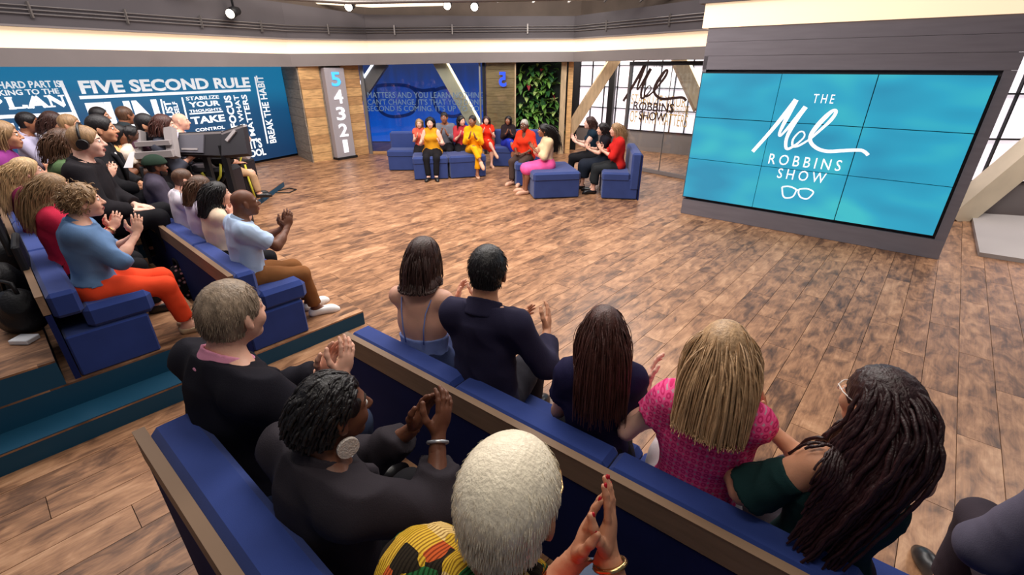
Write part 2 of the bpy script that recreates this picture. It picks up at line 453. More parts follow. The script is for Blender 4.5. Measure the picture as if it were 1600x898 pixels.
for t in [('FIVE SECOND RULE', 128, 147, 388, 120.5, .035), ('STABILIZE', 291, 157, 341, 148.5, .02), ('YOUR', 296, 168, 342, 156.5, .03),
          ('THOUGHTS', 296, 176, 345, 168, .02), ('TAKE', 300, 194.5, 349.5, 178.5, .03), ('CONTROL', 306, 206, 350, 196, .02)]:
    tbox(TW, TM, wl, t[0], *t[1:5], M_LETTER, bold=t[5])
def tz(txt, u0, z0, u1, z1, bold=.03, rot=0): lettering(txt, TM, u0, z0, u1, z1, bold=bold, m=M_LETTER, parent=wl, rot=rot)
uL = TW.uz(135, 170)[0]; uR = TW.uz(248, 170)[0]
tz('FUN', uL, .82, uR, 1.50, .04)
u0 = TW.uz(258, 170)[0]; tz('TRUST', u0, .95, u0 + .135, 1.46, .03, 90)
u0 = TW.uz(271.5, 170)[0]; tz('YOURSELF', u0, .90, u0 + .09, 1.44, .02, 90)
u0 = TW.uz(352.5, 165)[0]; tz('FOCUS', u0, .84, u0 + .165, 1.50, .03, 90)
u0 = TW.uz(368, 165)[0]; tz('ON WHAT', u0, .62, u0 + .12, 1.50, .015, 90)
u0 = TW.uz(380, 165)[0]; tz('MATTERS', u0, .62, u0 + .135, 1.50, .02, 90)
u0 = TW.uz(386, 205)[0]; tz('IT\'S', u0, .34, u0 + .30, .56, .03); tz('COOL', u0 - .22, .16, u0 + .36, .32, .03)
a = TW.uz(422, 224); b = TW.uz(409, 118); tz('BREAK THE HABIT', (a[0] + b[0]) / 2 - .08, a[1], (a[0] + b[0]) / 2 + .10, b[1], .02, 90)
for l in [(124, 152.5, 391, 140.5, .05), (251, 155, 262, 206, .03), (284, 152, 293, 190, .03), (296, 178, 348, 174, .025), (398, 120, 418, 224, .035), (94, 126, 128, 204, .05), (-40, 184.5, 113, 177.5, .05)]:
    tbar(TW, TM, wl, *l, M_LETTER)
def serif_word(txt, x0, y0, x1, y1):
    """slab-serif capitals drawn stem by stem"""
    a = TW.uz(x0, y0); b = TW.uz(x1, y1); n = len(txt); w = (b[0] - a[0]) / n; h = b[1] - a[1]
    G = {'P': ([[(.2, 0), (.2, 1)], [(.2, .95), (.6, .95), (.82, .74), (.6, .5), (.2, .5)]], [(.2, 0), (.14, 1)]),
         'L': ([[(.2, 0), (.2, 1)], [(.2, .04), (.82, .04)], [(.82, .0), (.84, .28)]], [(.2, 0), (.2, 1)]),
         'A': ([[(.08, 0), (.46, 1)], [(.46, 1), (.86, 0)], [(.24, .34), (.70, .34)]], [(.08, 0), (.86, 0)]),
         'N': ([[(.16, 0), (.16, 1)], [(.14, 1), (.82, 0)], [(.82, 0), (.82, 1)]], [(.16, 0), (.1, 1), (.82, 1)])}
    mb = MB()
    for i, ch in enumerate(txt):
        st, se = G[ch]; ox = a[0] + w * i
        for k, s_ in enumerate(st): stroke(mb, [(ox + p[0] * w, a[1] + p[1] * h) for p in s_], .062 if (k + (ch == 'N')) % 2 == 0 or ch == 'A' and k == 1 else .026, TM, .006)
        for p in se: stroke(mb, [(ox + (p[0] - .17) * w, a[1] + p[1] * h), (ox + (p[0] + .17) * w, a[1] + p[1] * h)], .022, TM, .006)
    mb.build('lettering', M_LETTER, wl)
serif_word('PLAN', -22, 172, 100, 149)
tbox(TW, TM, wl, 'THE HARD PART IS', -40, 140, 92, 125.5, M_LETTER, bold=.02)
tbox(TW, TM, wl, 'STICKING TO THE', -36, 151, 90, 138, M_LETTER, bold=.02)
tz('IS', TW.uz(4, 190)[0], 1.0, TW.uz(66, 190)[0], 1.28, .03)

# ---- timber-clad return + column with the countdown sign
C0, C1, C2 = Vector((-5.46, 12.2, 0)), Vector((-4.71, 11.25, 0)), Vector((-3.76, 12.52, 0))
PR = Plane(C0, C1); PF = Plane(C1, C2)
colm = struct('wall_column', M_STONE, MB().prism([(C0.x, C0.y), (C1.x, C1.y), (C2.x, C2.y), (-4.9, 13.3)], Matrix.Identity(4), 0, 2.3))
boards(PR, 0.0, PR.len, 0, 2.2, 11, M_STONE, colm, mats=[M_STONE])
boards(PF, 0.0, .50, 0, 2.2, 11, M_ORANGE, colm, mats=[M_ORANGE, M_ORANGE, M_ORANGE2])
boards(PF, 1.06, PF.len, 0, 2.2, 11, M_ORANGE, colm, mats=[M_ORANGE, M_ORANGE2])
M_SIGN = mat('sign_grey', (158, 152, 158), rough=.45)
sign = thing('countdown_sign', 'tall grey sign board with digits five to one beside the blue glass', 'sign')
MB().box((.80, 1.03, .10), (.52, 2.02, .16), PF.mat(), bev=.012).build('board', M_SIGN, sign)
MB().box((.80, .03, .12), (.56, .05, .2), PF.mat()).build('foot', M_BLACK, sign)
M_CYAN = mat('digit_blue', (60, 160, 250), emit=((70, 170, 255), 1.1))
M_DIG = mat('digit_white', (240, 240, 244), emit=((235, 235, 245), .7))
for i, ch in enumerate('54321'):
    zc = 1.80 - i * .375; w = .13 if ch == '1' else .24
    lettering(ch, PF.mat(0, 0, .182), .80 - w / 2, zc - .15, .80 + w / 2, zc + .15, bold=.02, m=M_CYAN if i == 0 else M_DIG, parent=sign, depth=.012, name='digit')

# ---- fascia ring with the glowing cove
RP = [TW.pt(-4.0, 0, .25), Vector((-4.75, 11.10, 0)), Vector((-3.4, 12.30, 0)), Vector((-.7, 12.22, 0)), Vector((1.45, 12.2, 0)), Vector((2.62, 10.35, 0)), Vector((3.9, 8.2, 0))]
def out_n(i):
    d = (RP[min(i + 1, len(RP) - 1)] - RP[max(i - 1, 0)]).normalized(); return Vector((-d.y, d.x, 0))
ZB = [2.05, 2.06, 2.10, 2.15, 2.17, 2.18, 2.18]; ZF = [2.27, 2.31, 2.35, 2.37, 2.38, 2.38, 2.38]; ZC = [2.54, 2.58, 2.61, 2.63, 2.64, 2.63, 2.62]
def ring(name, za, zb, m, o0, depth, i0=0, i1=None, parent=None):
    mb = MB(); i1 = len(RP) - 1 if i1 is None else i1
    for i in range(i0, i1):
        A, B = RP[i] + out_n(i) * o0, RP[i + 1] + out_n(i + 1) * o0; C, D = A + out_n(i) * depth, B + out_n(i + 1) * depth
        q = lambda p, z: Vector((p.x, p.y, z))
        mb.hexa([q(A, za[i]), q(B, za[i + 1]), q(D, za[i + 1]), q(C, za[i]), q(A, zb[i]), q(B, zb[i + 1]), q(D, zb[i + 1]), q(C, zb[i])])
    return struct(name, m, mb, parent)
up = lambda z, d: [k + d for k in z]
ring('trim_1', ZB, ZF, M_FASC, 0, .5)
ring('trim_2', ZF, ZC, M_COVE, .06, .2)
ring('trim_3', up(ZC, -.004), up(ZC, .022), M_FASC, -.06, .3)
u1 = ring('wall_upper_left', up(ZC, .02), [3.30, 3.25, 3.14, 3.1, 3.1, 3.1, 3.1], M_UPPER, -.03, .25, 0, 2); u2 = ring('wall_upper_back', up(ZC, .02), [3.30, 3.25, 3.14, 3.1, 3.1, 3.1, 3.1], M_UPPER, -.04, .25, 2)
ring('wall_top_back', [3.1] * 7, [4.6] * 7, M_TOPW, .3, .2)
for k, dz in enumerate((.16, .21, .26)):
    for par, i0, i1 in ((u1, 0, 2), (u2, 2, 6)):
        MB().tube([Vector((*(RP[i] + out_n(i) * -.07).xy, ZC[i] + dz)) for i in range(i0, i1 + 1)], .009, 6).build('conduit', M_PIPE, par)
for par, i0, i1 in ((u1, 0, 2), (u2, 2, 6)):
    for i in range(i0, i1):
        n = max(1, int((RP[i + 1] - RP[i]).length / 1.1))
        for k in range(n):
            p = (RP[i] + out_n(i) * -.07).lerp(RP[i + 1] + out_n(i + 1) * -.07, (k + .5) / n); z = ZC[i] + (ZC[i + 1] - ZC[i]) * (k + .5) / n
            MB().box((p.x, p.y, z + .21), (.03, .03, .2)).build('bracket', M_PIPE, par)
# lighting truss and lamps seen along the top edge
truss = bpy.data.objects.new('ceiling_truss', None); COL.objects.link(truss); truss['kind'] = 'structure'
for (za, ya) in ((3.20, 10.6), (3.44, 10.9)):
    MB().tube([(-7.0, ya - 2.2, za), (-3.2, ya, za), (3.3, ya - .4, za + .05)], .04, 8).build('chord', M_PIPE, truss)
for k in range(14):
    x = -6.6 + k * .7; y = 10.6 - max(0, (-3.2 - x)) * .55
    MB().bar((x, y, 3.20), (x + .35, y + .3, 3.44), .025).build('lattice', M_PIPE, truss)
MB().tube([at_depth(455, 1, 10.2), at_depth(580, 9, 10.2), at_depth(700, 6, 10.2)], .035, 10).build('bright_tube', mat('truss_tube', (255, 236, 210), emit=((255, 232, 200), 1.2)), truss)
M_LAMPW = mat('lamp_lens', (255, 250, 240), emit=((255, 240, 220), 6.0))
for k, (px, py, d) in enumerate([(548, 8, 9.6), (700, 6, 9.8), (742, 8, 9.7), (366, 18, 8.6)]):
    p = at_depth(px, py, d)
    t = thing('stage_lamp', ['black stage lamp hanging above the blue glass bay', 'stage lamp left of the pair hanging above the blue glass bay', 'rightmost stage lamp of the pair above the blue bay', 'stage lamp hanging alone above the LED slogan wall'][k], 'lamp', p, group='lamps on the truss')
    MB().tube([(0, .12, .02), (0, -.02, -.0), (0, -.16, -.05)], [.07, .085, .09], 12).build('housing', M_BLACK, t)
    MB().tube([(0, -.155, -.048), (0, -.17, -.052)], [.075, .075], 12).build('lens', M_LAMPW, t)
    MB().bar((0, 0, .05), (0, 0, .32), .03).build('yoke', M_BLACK, t)

# ---- blue bay: screen with spectacles behind glass
BW = Plane((-4.9, 14.62), (-.2, 14.62))
wb = struct('wall_back', M_DARK, MB().box((0, 15.1, 1.5), (20, .2, 4)))
def blue_mat():
    m = bpy.data.materials.new('blue_projection'); m.use_nodes = True
    nt = m.node_tree; N = nt.nodes; L = nt.links; b = N['Principled BSDF']
    tc = N.new('ShaderNodeTexCoord'); sp = N.new('ShaderNodeSeparateXYZ'); L.new(tc.outputs['UV'], sp.inputs[0])
    mp = N.new('ShaderNodeMapping'); mp.inputs['Scale'].default_value = (26, 1.2, 1); L.new(tc.outputs['UV'], mp.inputs[0])
    n = N.new('ShaderNodeTexNoise'); n.inputs['Scale'].default_value = 1; n.inputs['Detail'].default_value = 3; L.new(mp.outputs[0], n.inputs['Vector'])
    ad = N.new('ShaderNodeMath'); ad.operation = 'MULTIPLY_ADD'; L.new(n.outputs['Fac'], ad.inputs[0]); ad.inputs[1].default_value = .45; L.new(sp.outputs[1], ad.inputs[2])
    cr = N.new('ShaderNodeValToRGB'); e = cr.color_ramp.elements
    e[0].position = .15; e[0].color = srgb(10, 100, 220); e[1].position = 1.0; e[1].color = srgb(40, 58, 112)
    q = e.new(.6); q.color = srgb(16, 72, 176)
    L.new(ad.outputs[0], cr.inputs[0]); L.new(cr.outputs[0], b.inputs['Emission Color']); b.inputs['Emission Strength'].default_value = .9
    b.inputs['Base Color'].default_value = (.004, .006, .012, 1); return m
bs_ = uv_quad('blue_screen', BW.mat(), .1, .02, 4.7, 2.6, blue_mat()); tag(bs_, 'blue projection screen with large spectacles outline behind the glass bay', 'screen')
M_NAVYL = mat('screen_navy', (14, 30, 70), emit=((12, 34, 92), .8))
mb = MB(); BM = BW.mat(0, 0, .003)
def bpt(x, y): return BW.uz(x, y)
def px560(x, y): return (560 + x * 210 / 1347, 90 + y * 210 / 1347)
for ring_ in ([(170, 290), (260, 275), (430, 275), (530, 300), (590, 370), (585, 470), (530, 555), (400, 590), (290, 580), (210, 520), (180, 410), (172, 300)],
              [(760, 330), (860, 300), (1000, 310), (1060, 360), (1080, 470), (1040, 560), (950, 590), (860, 570), (790, 520), (755, 420), (760, 335)],
              [(540, 300), (640, 330), (770, 315)]):
    stroke(mb, [bpt(*px560(*q)) for q in ring_], .09, BM, .006)
mb.build('spectacles_outline', M_NAVYL, bs_)
GF = Plane((-3.72, 12.55), (-.72, 12.50))
gl = struct('window_1', M_GLASS, MB().box((1.5, 1.06, 0), (3.0, 2.1, .012), GF.mat()))
M_FROST = mat('frosted_letter', (100, 124, 148), rough=.6)
for i, (t, y0, y1) in enumerate([('MATTERS AND YOU LEARN NOTHING', 153, 144), ("CAN'T CHANGE. IT'S THAT YOU DON'T", 163.5, 155), ('SECOND IS COMING. IT\'S UP TO YOU', 173.5, 165)]):
    tbox(GF, GF.mat(0, 0, .008), gl, t, 575, y0, 756, y1, M_FROST, bold=0.0)
fr = MB().bar(GF.pt(.03, 0), GF.pt(.03, 2.15), .08, .1); fr.bar(GF.pt(2.93, 0), GF.pt(2.93, 2.15), .04, .06); fr.build('mullion', M_STEEL, gl)
MB().bar(GF.pt(0, .03), GF.pt(3.0, .03), .05, .06).build('sill', M_ORANGE2, gl)
struct('trim_7', M_BLACK, MB().bar(GF.pt(3.03, 0), GF.pt(3.03, 2.15), .07, .1))
M_TUBE = mat('light_tube', (250, 250, 255), emit=((235, 240, 255), 2.2))
M_TUBEW = mat('light_tube_warm', (255, 240, 215), emit=((255, 238, 205), 1.8))
def beam(label, a, b, w, d, tube, m=M_BEAM, side=1):
    t = thing('diagonal_beam', label, 'beam')
    MB().bar(a, b, w, d, up=(0, 1, 0)).build('timber', m, t)
    if tube is not None:
        ax = (Vector(b) - Vector(a)).normalized(); s_ = ax.cross(Vector((0, 1, 0))).normalized() * side * (w / 2 + .02)
        o_ = s_ + Vector((0, -d / 2 - .0, 0))
        MB().bar(Vector(a) + o_, Vector(b) + o_, .05, .05, up=(0, 1, 0)).build('light_strip', tube, t)
    return t
BP = Plane((-4.2, 12.72), (-.2, 12.72))
def bp(x, y, P=BP): u, z = P.uz(x, y); return P.pt(u, z)
beam('grey diagonal beam with a white light strip at the left of the blue bay', bp(562, 152), bp(599, 97), .26, .2, M_TUBE, M_FASC, side=1)
beam('pale diagonal beam with light strips across the right of the blue bay', bp(748, 205), bp(684, 92), .30, .2, M_TUBEW, M_BEAMP, side=-1)
# ---- timber pier and the planted wall
PP = Plane((-.66, 12.5), (.10, 12.5)); pier = struct('wall_pier', M_ORANGE2, MB().box((.38, 1.1, -.12), (.74, 2.2, .2), PP.mat()))
boards(PP, .03, .74, 0, 2.2, 11, M_STONE, pier, mats=[M_PIER], thick=.015)
GP = Plane((-.66, 12.38), (.10, 12.38)); gl3 = struct('window_2', M_GLASS, MB().box((.38, 1.07, 0), (.76, 2.12, .012), GP.mat()))
M_BLUE5 = mat('painted_digit_reflection', (30, 60, 220), emit=((40, 80, 255), .9))
lettering('5', GP.mat(.0, 0, .01) @ Matrix.Diagonal((-1, 1, 1, 1)), -.52, 1.62, -.34, 1.95, bold=.03, m=M_BLUE5, parent=gl3)  # mirrored glowing digit modelled as the sign's reflection in the glass
MB().bar(GP.pt(.74, 0), GP.pt(.74, 2.2), .03, .03).build('mullion', M_BEAM, gl3)
PV = Plane((.12, 12.75), (1.22, 12.75))
pw = thing('plant_wall', 'living wall of broad green leaves beside the timber posts', 'plants')
MB().box((.55, 1.08, -.05), (1.12, 2.2, .08), PV.mat()).build('backing', mat('plant_backing', (16, 26, 22), rough=.9), pw)
leafm = []
for k, c in enumerate([(70, 116, 48), (116, 160, 72), (40, 84, 46), (160, 180, 110)]):
    leafm.append(mat('leaf_%d' % k, c, rough=.5, noise=(12, .2)))
M_FLOWER = mat('bromeliad_red', (150, 44, 52), rough=.5)
def leaf_mesh(k, m):
    V, Fc = [], []
    for i in range(6):
        t = i / 5; w = .032 * math.sin(math.pi * min(1, t * .92 + .06)) * (1 if i < 5 else .1)
        y = .16 * t; z = -.10 * t * t + .05 * t
        V += [(-w, y, z), (0, y, z - .012), (w, y, z)]
    for i in range(5):
        for j in range(2): a = i * 3 + j; Fc.append((a, a + 1, a + 4, a + 3))
    me = bpy.data.meshes.new('leaf'); me.from_pydata(V, [], Fc); me.polygons.foreach_set('use_smooth', [True] * len(Fc)); me.materials.append(m); return me
leaves = [leaf_mesh(k, m) for k, m in enumerate(leafm)] + [leaf_mesh(9, M_FLOWER)]
rl = random.Random(3)
for k in range(280):
    u, z = rl.uniform(.04, 1.06), rl.uniform(.05, 2.12)
    o = bpy.data.objects.new('leaf', leaves[4 if rl.random() < .03 else rl.choice([0, 0, 1, 1, 2, 2, 3])]); COL.objects.link(o); o.parent = pw
    p = PV.pt(u, z, rl.uniform(.0, .06)); s_ = rl.uniform(1.0, 2.0)
    o.matrix_local = Matrix.Translation(p) @ Matrix.Rotation(math.pi + rl.uniform(-1.2, 1.2), 4, 'Z') @ Matrix.Rotation(rl.uniform(-.9, .7), 4, 'X') @ Matrix.Diagonal((s_, s_, s_, 1))
struct('trim_8', M_BEAM, MB().bar((1.27, 12.55, 0), (1.27, 12.55, 2.25), .13, .13))
struct('trim_9', M_ORANGE, MB().bar((1.45, 12.62, 0), (1.45, 12.62, 2.25), .12, .12))
struct('trim_10', M_DARK, MB().bar((1.66, 13.2, 0), (1.66, 13.2, 2.4), .16, .12))

# ---- backlit window grids: every pane its own piece
def grid(name, pl, u0, u1, z0, z1, cols, rows, label_parent=None):
    g = MB()
    cw = (u1 - u0) / cols; rh = (z1 - z0) / rows
    for i in range(cols + 1): g.box((u0 + cw * i, (z0 + z1) / 2, .01), (.022, z1 - z0, .05), pl.mat())
    for j in range(rows + 1): g.box(((u0 + u1) / 2, z0 + rh * j, .01), (u1 - u0, .022, .05), pl.mat())
    w = struct(name, M_BLACK, g)
    for i in range(cols):
        for j in range(rows):
            MB().box((u0 + cw * (i + .5), z0 + rh * (j + .5), -.02), (cw - .018, rh - .018, .02), pl.mat()).build('pane', M_PANE, w)
    return w
WG = Plane((1.60, 14.45), (4.6, 12.2))
grid('window_3', WG, 0, 3.85, .52, 2.62, 10, 4)
wbr = struct('wall_back_right', M_FASC, MB().box((2.2, .26, -.02), (4.9, .52, .06), WG.mat()))
struct('trim_11', M_BLACK, MB().box((1.52, 1.1, .3), (.16, 2.2, .12), WG.mat()))
GW = Plane((2.47, 10.72), (3.75, 9.10))
gl2 = struct('window_4', M_GLASS, MB().box((GW.len / 2, 1.05, 0), (GW.len, 2.1, .014), GW.mat()))
MB().bar(GW.pt(.02, 0), GW.pt(.02, 2.15), .05, .07).build('mullion', M_STEEL, gl2)
MB().bar(GW.pt(1.02, 0), GW.pt(1.02, 2.15), .012, .02).build('mullion', M_STEEL, gl2)
MB().bar(GW.pt(0, .04), GW.pt(2.0, .04), .06, .07).build('sill', M_FASC, gl2)
MB().bar(GW.pt(0, 2.12), GW.pt(2.0, 2.12), .08, .07).build('head_rail', M_BLACK, gl2)
MB().box((.40, .16, .03), (.10, .07, .03), GW.mat()).build('hinge', M_BLACK, gl2)
BP2 = Plane((1.5, 12.75), (3.0, 11.9))
def bp2(x, y): return bp(x, y, BP2)
beam('pale timber diagonal beam leaning up to the right behind three women', bp2(878, 222), bp2(964, 88), .25, .2, None, M_BEAM)
BP3 = Plane((3.2, 11.6), (4.4, 10.2))
def bp3(x, y): return bp(x, y, BP3)
beam('pale diagonal beam with warm light strips beside the video wall', bp3(1094, 168), bp3(1058, 90), .26, .2, M_TUBEW, M_BEAM, side=-1)
# gold and black lettering on the glass
M_INK = mat('black_vinyl', (52, 34, 30), rough=.4)
M_GOLD = mat('gold_vinyl', (196, 160, 92), rough=.5)
GM = GW.mat(0, 0, .010)
for t in [('THE', 1020, 104, 1037, 97, M_INK), ('STABILIZE YOUR', 986, 162, 1074, 151, M_GOLD), ('YOUR FUTURE', 1040, 176, 1078, 166, M_GOLD), ('OF WHAT MATTERS', 984, 190, 1076, 180, M_GOLD)]:
    tbox(GW, GW.mat(0, 0, .009), gl2, t[0], *t[1:5], t[5], bold=-.005)
for t in [('ROBBINS', 990, 171.5, 1055, 162, M_INK), ('SHOW', 998.5, 186.5, 1042, 176.5, M_INK)]:
    tbox(GW, GW.mat(0, 0, .016), gl2, t[0], *t[1:5], t[5], bold=.012)
MEL = [[(80, 480), (180, 360), (265, 250), (362, 118)], [(362, 118), (310, 230), (262, 340), (262, 370), (290, 345), (350, 270), (430, 168)],
       [(430, 168), (370, 260), (315, 370), (306, 440), (325, 462), (385, 425), (430, 378), (425, 345), (395, 345), (355, 395), (355, 440), (395, 440), (470, 395)],
       [(470, 395), (540, 330), (610, 260), (642, 205), (620, 195), (570, 240), (510, 310), (475, 370), (480, 420), (530, 462), (600, 480), (700, 476), (810, 472), (850, 482), (880, 508)]]
MELW = [[1.0, 1.0, 1.1, 1.3], [1.3, 1.2, .7, .6, .6, .9, 1.2], [1.2, 1.1, .9, .8, .7, .5, .38, .34, .38, .5, .6, .6, .5], [.6, .7, .9, .8, .8, 1.2, 1.2, 1.0, .9, .9, .9, .9, .8, .8, .8]]
def mel(P, M, parent, m, f, w, depth=.006):
    mb = MB()
    for s_, ww in zip(MEL, MELW): stroke(mb, [P(*f(*q)) for q in s_], [w * k for k in ww], M, depth)
    return mb.build('script_lettering', m, parent)
def mel_glass(x, y):    # video-wall logo pixels -> the same logo on the glass
    X, Y = 1160 + x * .2227, 130 + y * .2227
    return (974.5 + (X - 1177.8) * .552 + (Y - 237) * .0, 158 + (Y - 237) * .70 - (X - 1177) * .028)
mel(GW.uz, GM, gl2, M_INK, mel_glass, .060)

# ---- video wall
V0, V1 = (2.65, 7.01), (5.01, 5.10)
VW = Plane(V0, V1); VL = VW.len
vw = struct('wall_right', M_SURR, MB().box((VL / 2 - .02, 1.30, -.2), (VL + .0, 2.62, .24), VW.mat()))
boards(VW, -.05, VL + .02, 2.02, 2.52, 3, M_SURR, vw, off=-.08, thick=.08, gap=.003)
boards(VW, -.03, VL + .02, .0, .23, 1, M_SURR, vw, off=-.08, thick=.085)
MB().box((-.02, 1.25, -.04), (.05, 2.0, .08), VW.mat()).build('side_board', M_SURR, vw)
MB().box((VL - .03, 1.12, -.04), (.10, 1.80, .08), VW.mat()).build('side_board', M_SURR, vw)
struct('trim_12', M_COVE, MB().box((VL / 2 - .06, 2.66, -.1), (VL + .14, .28, .24), VW.mat()))
struct('trim_13', M_UPPER, MB().box((VL / 2 - .05, 3.0, -.08), (VL + .3, .4, .3), VW.mat()))
def vmat():
    m = bpy.data.materials.new('video_teal'); m.use_nodes = True
    nt = m.node_tree; N = nt.nodes; L = nt.links; b = N['Principled BSDF']
    tc = N.new('ShaderNodeTexCoord'); oi = N.new('ShaderNodeObjectInfo')
    n = N.new('ShaderNodeTexNoise'); n.inputs['Scale'].default_value = 1.3; n.inputs['Detail'].default_value = 1
    mp = N.new('ShaderNodeMapping'); mp.inputs['Scale'].default_value = (1.0, 1.0, 2.2); L.new(tc.outputs['Object'], mp.inputs[0]); L.new(mp.outputs[0], n.inputs['Vector'])
    cr = N.new('ShaderNodeValToRGB'); e = cr.color_ramp.elements
    e[0].position = .32; e[0].color = srgb(40, 150, 188); e[1].position = .72; e[1].color = srgb(64, 196, 208)
    q = e.new(.52); q.color = srgb(44, 170, 204)
    L.new(n.outputs['Fac'], cr.inputs[0]); L.new(cr.outputs[0], b.inputs['Emission Color']); b.inputs['Emission Strength'].default_value = .92
    b.inputs['Base Color'].default_value = (.01, .02, .025, 1); b.inputs['Roughness'].default_value = .3
    return m
M_VIDEO = vmat()
SU0, SU1, SZ0, SZ1 = -.03, 2.93, .27, 1.98
scr = thing('video_wall', 'large teal video wall of nine panels showing the show logo', 'screen')
MB().box(((SU0 + SU1) / 2, (SZ0 + SZ1) / 2, -.02), (SU1 - SU0 + .02, SZ1 - SZ0 + .02, .04), VW.mat()).build('frame', M_BLACK, scr)
pw_, ph_ = (SU1 - SU0) / 3, (SZ1 - SZ0) / 3
for i in range(3):
    for j in range(3):
        MB().box((SU0 + pw_ * (i + .5), SZ0 + ph_ * (j + .5), .012), (pw_ - .011, ph_ - .011, .03), VW.mat()).build('panel', M_VIDEO, scr)
def homog(src, dst):
    Am = []; bv = []
    for (x, y), (u, v) in zip(src, dst):
        Am += [[x, y, 1, 0, 0, 0, -u * x, -u * y], [0, 0, 0, x, y, 1, -v * x, -v * y]]; bv += [u, v]
    h = np.linalg.solve(np.array(Am), np.array(bv)); return lambda x, y: ((h[0] * x + h[1] * y + h[2]) / (h[6] * x + h[7] * y + 1), (h[3] * x + h[4] * y + h[5]) / (h[6] * x + h[7] * y + 1))
VH = homog([(1094, 114), (1552, 118), (1462, 370), (1074, 306)], [(SU0, SZ1), (SU1, SZ1), (SU1, SZ0), (SU0, SZ0)])
def logo_px(x, y): return (1160 + x * .2227, 130 + y * .2227)
VMt = VW.mat(0, 0, .0285)
M_LOGO = mat('logo_white', (240, 236, 240), emit=((240, 236, 242), .72))
mel(VH, VMt, scr, M_LOGO, logo_px, .044)
for t, x0, y0, x1, y1 in [('THE', 474, 138, 632, 84), ('ROBBINS', 190, 565, 706, 545), ('SHOW', 254, 668, 600, 640)]:
    a = VH(*logo_px(x0, y0)); b = VH(*logo_px(x1, y1))
    hgt = {'THE': .100, 'ROBBINS': .132, 'SHOW': .128}[t]; zc = {'THE': (a[1] + b[1]) / 2, 'ROBBINS': VH(*logo_px(450, 556))[1], 'SHOW': VH(*logo_px(426, 650))[1]}[t]
    lettering(t, VMt, a[0], zc - hgt / 2, b[0], zc + hgt / 2, bold=.0, spacing=1.5, m=M_LOGO, parent=scr, depth=.005)
mb = MB()
for rg in ([(296, 728), (340, 724), (388, 742), (392, 760), (372, 796), (330, 806), (306, 790), (297, 745), (296, 728)], [(412, 752), (420, 744), (470, 742), (512, 762), (500, 790), (470, 812), (430, 802), (412, 775), (412, 750)], [(388, 745), (412, 752)]):
    stroke(mb, [VH(*logo_px(*q)) for q in rg], .017, VMt, .005)
mb.build('spectacles_logo', M_LOGO, scr)

# ---- far right: window grid, diagonal beam, grey step
WR = Plane((5.4, 7.06), (10.4, 6.62))
grid('window_5', WR, 0.0, 4.7, .52, 2.92, 9, 4)
struct('wall_far_right', M_FASC, MB().box((2.5, .26, -.02), (5.2, .52, .06), WR.mat()))
BR = Plane((6.3, 6.75), (8.5, 6.60))
beam('thick pale diagonal beam rising to the right beside the video wall', bp(1486, 342, BR), bp(1640, 214, BR), .34, .26, None, mat('beam_paint', (214, 198, 172), rough=.6, noise=(3, .08)))
ca = at(1516, 341); 
step = MB(); P4 = [at(1516, 337), at(1528, 400), at(1720, 430), at(1720, 350)]
step.prism([(p.x, p.y) for p in P4][::-1], Matrix.Identity(4), .0, .05)
tag(step.build('floor_mat', mat('grey_carpet', (186, 178, 174), rough=.95, bump=(300, .3))), 'grey carpeted low step on the wood floor right of the video wall', 'mat')

# ================================================================== SEATING: platforms and benches
M_BLUE = mat('bench_blue_fabric', (40, 60, 126), rough=.8, spec=.2, noise=(5, .10), bump=(500, .12), sheen=.15)
M_BLUED = mat('bench_blue_back', (24, 34, 82), rough=.85, spec=.15, noise=(4, .10), bump=(400, .1))
M_RIM = mat('bench_rim_wood', (132, 108, 88), rough=.55, noise=(4, .16, (1, 8, 8)), bump=(60, .1))
M_EDGE = mat('edge_strip', (128, 102, 80), rough=.5)
def platform(label, poly, z0, z1, sides=(), trim=True):
    t = thing('seating_platform', label, 'platform', (poly[0][0], poly[0][1], z0)); Mi = world_to(t)
    cx = sum(p[0] for p in poly) / len(poly); cy = sum(p[1] for p in poly) / len(poly)
    MB().prism(poly, Mi, z0, z1 - .012).build('riser', M_TEAL, t)
    deck = MB().prism(poly, Mi, z1 - .012, z1).build('deck', M_FLOOR, t)
    for a, b in sides: MB().bar(Vector((*a, z1 - .006)), Vector((*b, z1 - .006)), .03, .016).build('nosing', M_TEAL, t) if trim else None
    return t
def P2(o, d, u, v, du, dv):
    return (o.x + d[0].x * du + d[1].x * dv, o.y + d[0].y * du + d[1].y * dv)
NL = Vector((math.sin(R(42)), math.cos(R(42)), 0)); AL = Vector((-NL.y, NL.x, 0))          # left block: towards the stage / away along the bench
NR2 = Vector((math.sin(R(40)), math.cos(R(40)), 0)); AR2 = Vector((NR2.y, -NR2.x, 0))
NR = Vector((math.sin(R(37.6)), math.cos(R(37.6)), 0)); AR = Vector((NR.y, -NR.x, 0))          # right block: towards the stage / to the right
OL = Vector((-1.30, 3.57, 0))
def pl_(u, v): p = OL + AL * u + NL * v; return (p.x, p.y)
L2E = Vector((-2.70, 2.37, 0)) + NL * .80
def pl2(u, v): p = L2E + AL * u + NL * v; return (p.x, p.y)
t = platform('low wood-topped platform with a teal side under the left front bench', [pl_(0, 0), pl_(6.2, 0), pl_(6.2, -.9), pl_(5, -5), pl_(0, -5)], 0, .13)
Mi = world_to(t)
_uv = lambda p: ((Vector((*p, 0)) - OL).dot(AL), (Vector((*p, 0)) - OL).dot(NL))
_a, _b = pl2(-.02, 0), pl2(-.02, -4)
MB().prism([pl_(0, _uv(_a)[1]), pl_(_uv(_a)[0], _uv(_a)[1]), pl_(_uv(_b)[0], _uv(_b)[1]), pl_(0, _uv(_b)[1])], Mi, .130, .136).build('tread', M_TEAL, t)
